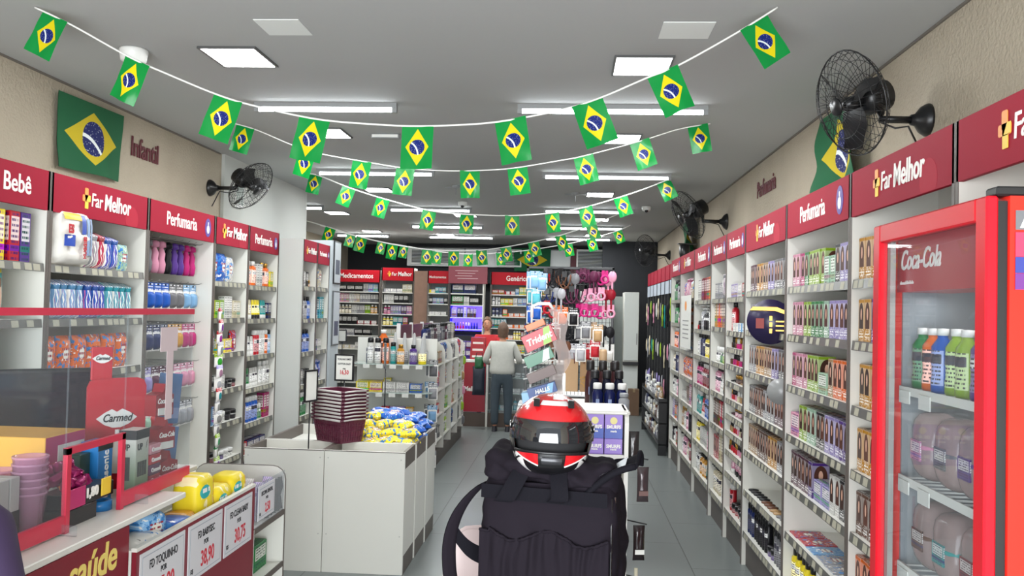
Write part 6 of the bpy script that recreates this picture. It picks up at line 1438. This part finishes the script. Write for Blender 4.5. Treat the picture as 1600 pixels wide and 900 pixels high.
# pink cup stack, black and white packs at the left
b = MB(); b.lathe([(0, 0), (.03, 0), (.045, .12), (.047, .12), (.047, .126), (.04, .126), (.028, .006), (0, .006)], 24); cupm = b.mesh('plastic_cup', [film('pink_clear', '#eab4d2', .35, .15)])
for i in range(6):
    o = link('plastic_cup', cupm); o.location = (SX-.07, 2.31, CZ+.001+i*.02); tag(o, 'translucent pink plastic cup nested in the stack behind the screen', 'cup', 'nested pink cups')
for i in range(3):
    o = link('plastic_cup', cupm); o.location = (SX-.18, 2.34, CZ+.001+i*.026); tag(o, 'translucent pink plastic cup in the shorter rear stack', 'cup', 'rear pink cups')
for i in range(3): 
    rr_ = cbox(2.13+i*.045, 2.17+i*.045, .11, 0, .18, [flat('carton_white_black', '#bdbab6', .4)], 'white and black carton standing upright left of the pink cups', 'upright_carton', .03, parts=lambda r, w, h: bx(-w/2-.0005, w/2+.0005, -.001, .121, 0, h*.5).build('black_band', black, r)); rr_['group'] = 'white and black cartons by the cups'
# red lip balm display with bottles print
r = thing('lip_balm_display', 'tall red lip balm display stand with white lips and Carmed lettering', 'display', (SX-.17, 2.95, CZ), R_(48))
redc = flat('display_card_red', '#b01c2c', .4)
b = MB(); pts = [(-.1, 0), (.1, 0), (.1, .34)]+[(.07+.03*math.cos(R_(a)), .36+.03*math.sin(R_(a))) for a in (0, 45, 90)]+[(-.07+.03*math.cos(R_(a)), .36+.03*math.sin(R_(a))) for a in (90, 135, 180)]+[(-.1, .34)]
b.prism(pts, 0, .012, 0); b.box(-.09, -.02, .0, .012, .385, .5, 0, .002); b.box(-.1, .1, -.0, .1, 0, .02, 0); b.build('card', redc, r)
def lips(cx, cz, s):
    up = [(-1, 0), (-.6, .28), (-.25, .45), (0, .3), (.25, .45), (.6, .28), (1, 0), (.6, -.32), (.2, -.48), (-.2, -.48), (-.6, -.32)]; return [(cx+s*x, cz+s*z) for x, z in up][::-1]
b = MB(); b.prism(lips(.0, .25, .07)[::-1], -.0015, 0, 0); b.prism(lips(-.055, .46, .034)[::-1], -.0015, 0, 0); b.lathe([(.0, 0), (.02, 0), (.02, .07), (.008, .12), (.008, .15), (0, .15)], 14, (0, -.01, .06)); b.build('print', wht, r)
text('Carmed', .038, ink, r, (0, -.003, .238), 0, 'lettering', .02, .3, .0006, .8, 'CENTER'); text('Carmed', .018, ink, r, (-.055, -.003, .455), 0, 'lettering', .02, .3, .0006, .8, 'CENTER')
for i, (c, z) in enumerate((('#b01c2c', .02), ('#5c2a4c', .06), ('#b01c2c', .1), ('#c98a94', .14))):
    rr_ = cbox(2.935, 3.01, .03, z*.9, z*.9+.034, [flat('lb_'+c[1:], c, .4)], '%s lip balm carton stacked beside the battery carton, %s' % (('red', 'plum', 'red', 'pink')[i], ('lowest', 'second up', 'third up', 'topmost')[i]), 'lip_balm_carton', .0, parts=lambda r, w, h: text('Carmed', .02, letter, r, (-w*.4, -.001, h*.3), 0, 'lettering', .03))
for i, (y, z) in enumerate(((3.1, .0), (3.07, .125), (3.05, .25))):
    r = thing('lip_balm_tray', 'dark red cola lip balm tray with price tag, %s of three at the screen end' % ('lowest', 'middle', 'top')[i], 'tray', (SX-.045, y, CZ+z), R_(75)); b = MB()
    b.prism([(-.045, 0), (.045, 0), (.045, .075), (.01, .085), (0, .115), (-.01, .085), (-.045, .075)], 0, .05, 0); b.build('card', flat('cola_red', '#8e1824', .4), r)
    text('Coca-Cola', .026, letter, r, (0, -.002, .045), 0, 'lettering', .02, .35, .0006, .7, 'CENTER'); bx(-.035, .035, -.003, -.0005, .003, .028).build('price_tag', tagw, r)
for i, (y, z) in enumerate(((3.24, .2), (3.22, .0))):
    r = thing('blue_carton', 'tilted dusty blue carton at the end of the counter screen, %s' % ('upper', 'lower')[i], 'box', (SX-.09, y-.04, CZ+z), R_(70)); r.rotation_euler = (0, R_(6), R_(70)); b = MB(); b.box(-.035, .035, 0, .05, 0, .19, 0, .002); b.build('carton', flat('dusty_blue', '#4d6f9c', .4), r); bx(-.03, .03, -.002, 0, .02, .06).build('print', flat('pale_print2', '', .5), r)
# till monitor behind the screen
r = thing('till_monitor', 'black till monitor tilted on the checkout counter behind the screen', 'monitor', (-1.97, 3.14, CZ), R_(40))
bx(-.08, .08, -.06, .08, 0, .012, .003).build('base', black, r); b = MB(); b.tube([(0, .02, .01), (0, .03, .2)], .018, 10); b.build('stand', black, r)
b = MB(); b.box(-.19, .19, -.012, .02, .13, .4, 0, .006); sc_ = b.build('screen_housing', black, r); bx(-.175, .175, -.014, -.0125, .145, .385).build('screen', flat('screen_dark', '#1c1e26', .08), r)

# ------------------------------------------------------------------ baby goods bin and rack in front of the counter
BX = -1.3
r = thing('promotion_bin', 'wine red fronted promotion bin of baby packs with A4 price cards', 'display bin', (BX, 2.57, 0)); wine_f = MATS['wine_front']
bx(-.19, -.178, .4, .99, 0, .97).build('back_panel', white, r); bx(-.177, -.017, 0, .015, 0, .99, .002).build('end_panel', white, r); bx(-.177, -.017, .985, 1.0, 0, .98, .002).build('end_panel', white, r)
bx(-.177, -.017, .016, .984, .78, .795).build('bin_floor', white, r)
b = MB(); b.box(-.014, .0, .0, 1.0, .05, .985, 0); b.box(-.016, .002, 0, 1.0, .985, .997, 1); b.build('front_panel', [wine_f, white], r)
card_b = flat('card_border', '#9aa3ad', .5); cardp = flat('card_paper', '#cfcfd2', .5)
def pcard(y0, y1, l1, price, zt_=.972, zb=.775, l2='POR', w_=None, par=None, x=BX):
    w = y1-y0; r2 = thing('price_card', 'A4 price card in clear holder reading %s' % (l1+(' '+price if price else '')), 'sign', (x+.001, y0, zb), PI/2); h = zt_-zb
    b = MB(); b.box(0, w, -.003, 0, 0, h, 0); b.box(.012, w-.012, -.0034, -.003, .012, h-.012, 1); b.box(.015, w-.015, -.0038, -.0034, .015, h-.015, 0); b.build('card', [cardp, card_b], r2)
    text(l1, w*.125, ink, r2, (w/2, -.0045, h*.7), 0, 'lettering', .012, 0, .0005, .72, 'CENTER'); text(l2, w*.085, ink, r2, (w/2, -.0045, h*.54), 0, 'lettering', .01, 0, .0005, .8, 'CENTER')
    if price: text(price, w*.27, redink, r2, (w*.55, -.0045, h*.17), 0, 'lettering', .012, 0, .0005, .68, 'CENTER'); text('R$', w*.08, ink, r2, (w*.1, -.0045, h*.14), 0, 'lettering', .01, 0, .0005, .8, 'CENTER')
pcard(2.59, 2.9, 'FD TOQUINHO', '35,90'); pcard(2.93, 3.22, 'FD BABYSEC', '38,90'); pcard(3.245, 3.53, 'FD CLEAN BABY', '30,75')
fb_ = Frame(BX-.015, 2.55, PI/2)
def bpack(px, py, w, d, h, colr, words, rz=0.0, mat='wipes', base=.796, nm='baby_pack', lay=False, y=None, x=None):
    b = MB(); b.brick((0, 0, 0), w, d, h, 0, seed=px, pw=4 if lay else 6)
    o = b.build(nm, P[mat]); o.color = (*COLS[colr], 1); o.location = (x, y, base); o.rotation_euler = (0, 0, rz)
    tag(o, words, 'package'); return o
bpack(1, 0, .15, .11, .21, 'yellow', 'tall yellow diaper pack standing highest at the back of the promotion bin', PI/2, 'baby', .9, y=3.16, x=-1.385)
bpack(2, 0, .15, .1, .18, 'yellow', 'yellow diaper pack with magenta badges in front of the tall one', PI/2, 'baby', .86, y=3.32, x=-1.375)
bpack(3, 0, .15, .11, .19, 'yellow', 'yellow diaper pack leaning by the far divider of the bin', PI/2, 'baby', .87, y=3.47, x=-1.38)
bpack(4, 0, .1, .1, .16, 'gold', 'mustard coloured pack half hidden behind the yellow packs', PI/2, 'baby', .84, y=3.03, x=-1.38)
bpack(5, 0, .2, .13, .13, 'blue', 'blue round-cornered wipes pack in the promotion bin', 1.4, 'wipes', .87, lay=True, y=2.94, x=-1.375)
bpack(6, 0, .22, .13, .15, 'white', 'large white pack with red and blue print at the near end of the bin', 1.5, 'wipes', .85, lay=True, y=2.72, x=-1.375)
bpack(7, 0, .12, .1, .1, 'sky-blue', 'light blue pack tucked behind the white pack', 1.3, 'wipes', .95, lay=True, y=2.82, x=-1.40)
for k_, (y_, s_) in enumerate(((2.7, .3), (2.93, .3), (3.2, .3), (3.4, .3))):
    o = bpy.data.objects.new('baby_pack', KM['diaper'][0]); COL.objects.link(o); o.location = (-1.44, y_, .7951); o.rotation_euler = (0, 0, PI/2); o.scale = (.75, .85, .3); o.color = (*COLS['white' if k_ < 2 else 'yellow'], 1); o.location.x = -1.33
    tag(o, ('white flat pack under the large white pack', 'white flat pack under the blue wipes pack', 'yellow flat pack under the badge pack', 'yellow flat pack under the far leaning pack')[k_], 'package')
# rack at the end
r = thing('end_rack', 'white rounded end rack with clear tray at the far end of the promotion bin', 'rack', (BX, 3.565, 0))
def rp(x0, x1, z, rad=.06): return [(x0, 0), (x1, 0), (x1, z-rad)]+[(x1-rad+rad*math.cos(R_(a)), z-rad+rad*math.sin(R_(a))) for a in (22, 45, 68, 90)]+[(x0+rad+rad*math.cos(R_(a)), z-rad+rad*math.sin(R_(a))) for a in (90, 112, 135, 158)]+[(x0, z-rad)]
b = MB(); b.prism(rp(-.43, 0, 1.0), .39, .405, 0); b.build('end_panel', white, r); b = MB(); e_ = rp(-.43, 0, 1.0); b.tube([(x, .397, z) for x, z in e_[1:]], .004, 5); b.build('edge_trim', edge, r)
bx(-.43, -.0, .0, .012, 0, .8).build('divider', white, r)
for z in (.8, .56, .32): bx(-.42, -.002, .013, .389, z-.012, z, .001).build('shelf', white, r)
for z in (.8, .56, .32): bx(-.004, .002, .013, .389, z-.02, z+.004).build('edge_strip', edge, r)
bx(-.003, -.001, .013, .389, .805, .985).build('clear_front', clear, r)
b = MB(); b.grid(lambda u, v: (-.01-.006*math.sin(u*30+v*9), .16+.22*u, .81+.15*v), 30, 12, 0); b.build('silver_liner', flat('silver_film', '#8e9092', .25, .6, bmp=.5, bs=30), r)
pcard(3.6, 3.8, 'ESCOVA DENTAL', '2,50', .975, .83, x=BX+.002)
fe2 = Frame(BX-.03, 3.6, PI/2)
run(fe2, 'wide green 2 1.1; carton orange 1', .0, .36, .56, 'middle shelf of the white end rack'); run(fe2, 'med sky-blue 3', .0, .36, .32, 'lower shelf of the white end rack')
for i in range(10):
    c = ('lilac', 'white', 'black', 'silver')[i % 4]; o = link('toothbrush_pack', KM['slim'][0]); o.color = (*COLS[c], 1); o.location = (BX-.05-.08*(i % 4)-.02, 3.66+.1*(i//4)+.02, .803); o.scale = (.7, .55, .72+.03*(i % 3)); o.rotation_euler = (0, 0, rnd.uniform(-.3, .3))
    tag(o, '%s film pack standing in the clear tray of the end rack' % c, 'package', '%s packs in the clear tray' % c)

for o in list(bpy.data.objects):
    if o.name.startswith('diaper_pack') and o.location.x < -2.6 and o.location.y < 4.3 and o.parent is None:
        text('Pampers', .05, letter, o, (-.1, -.005, .14), 0, 'lettering', .03, 0, .0008, .85)
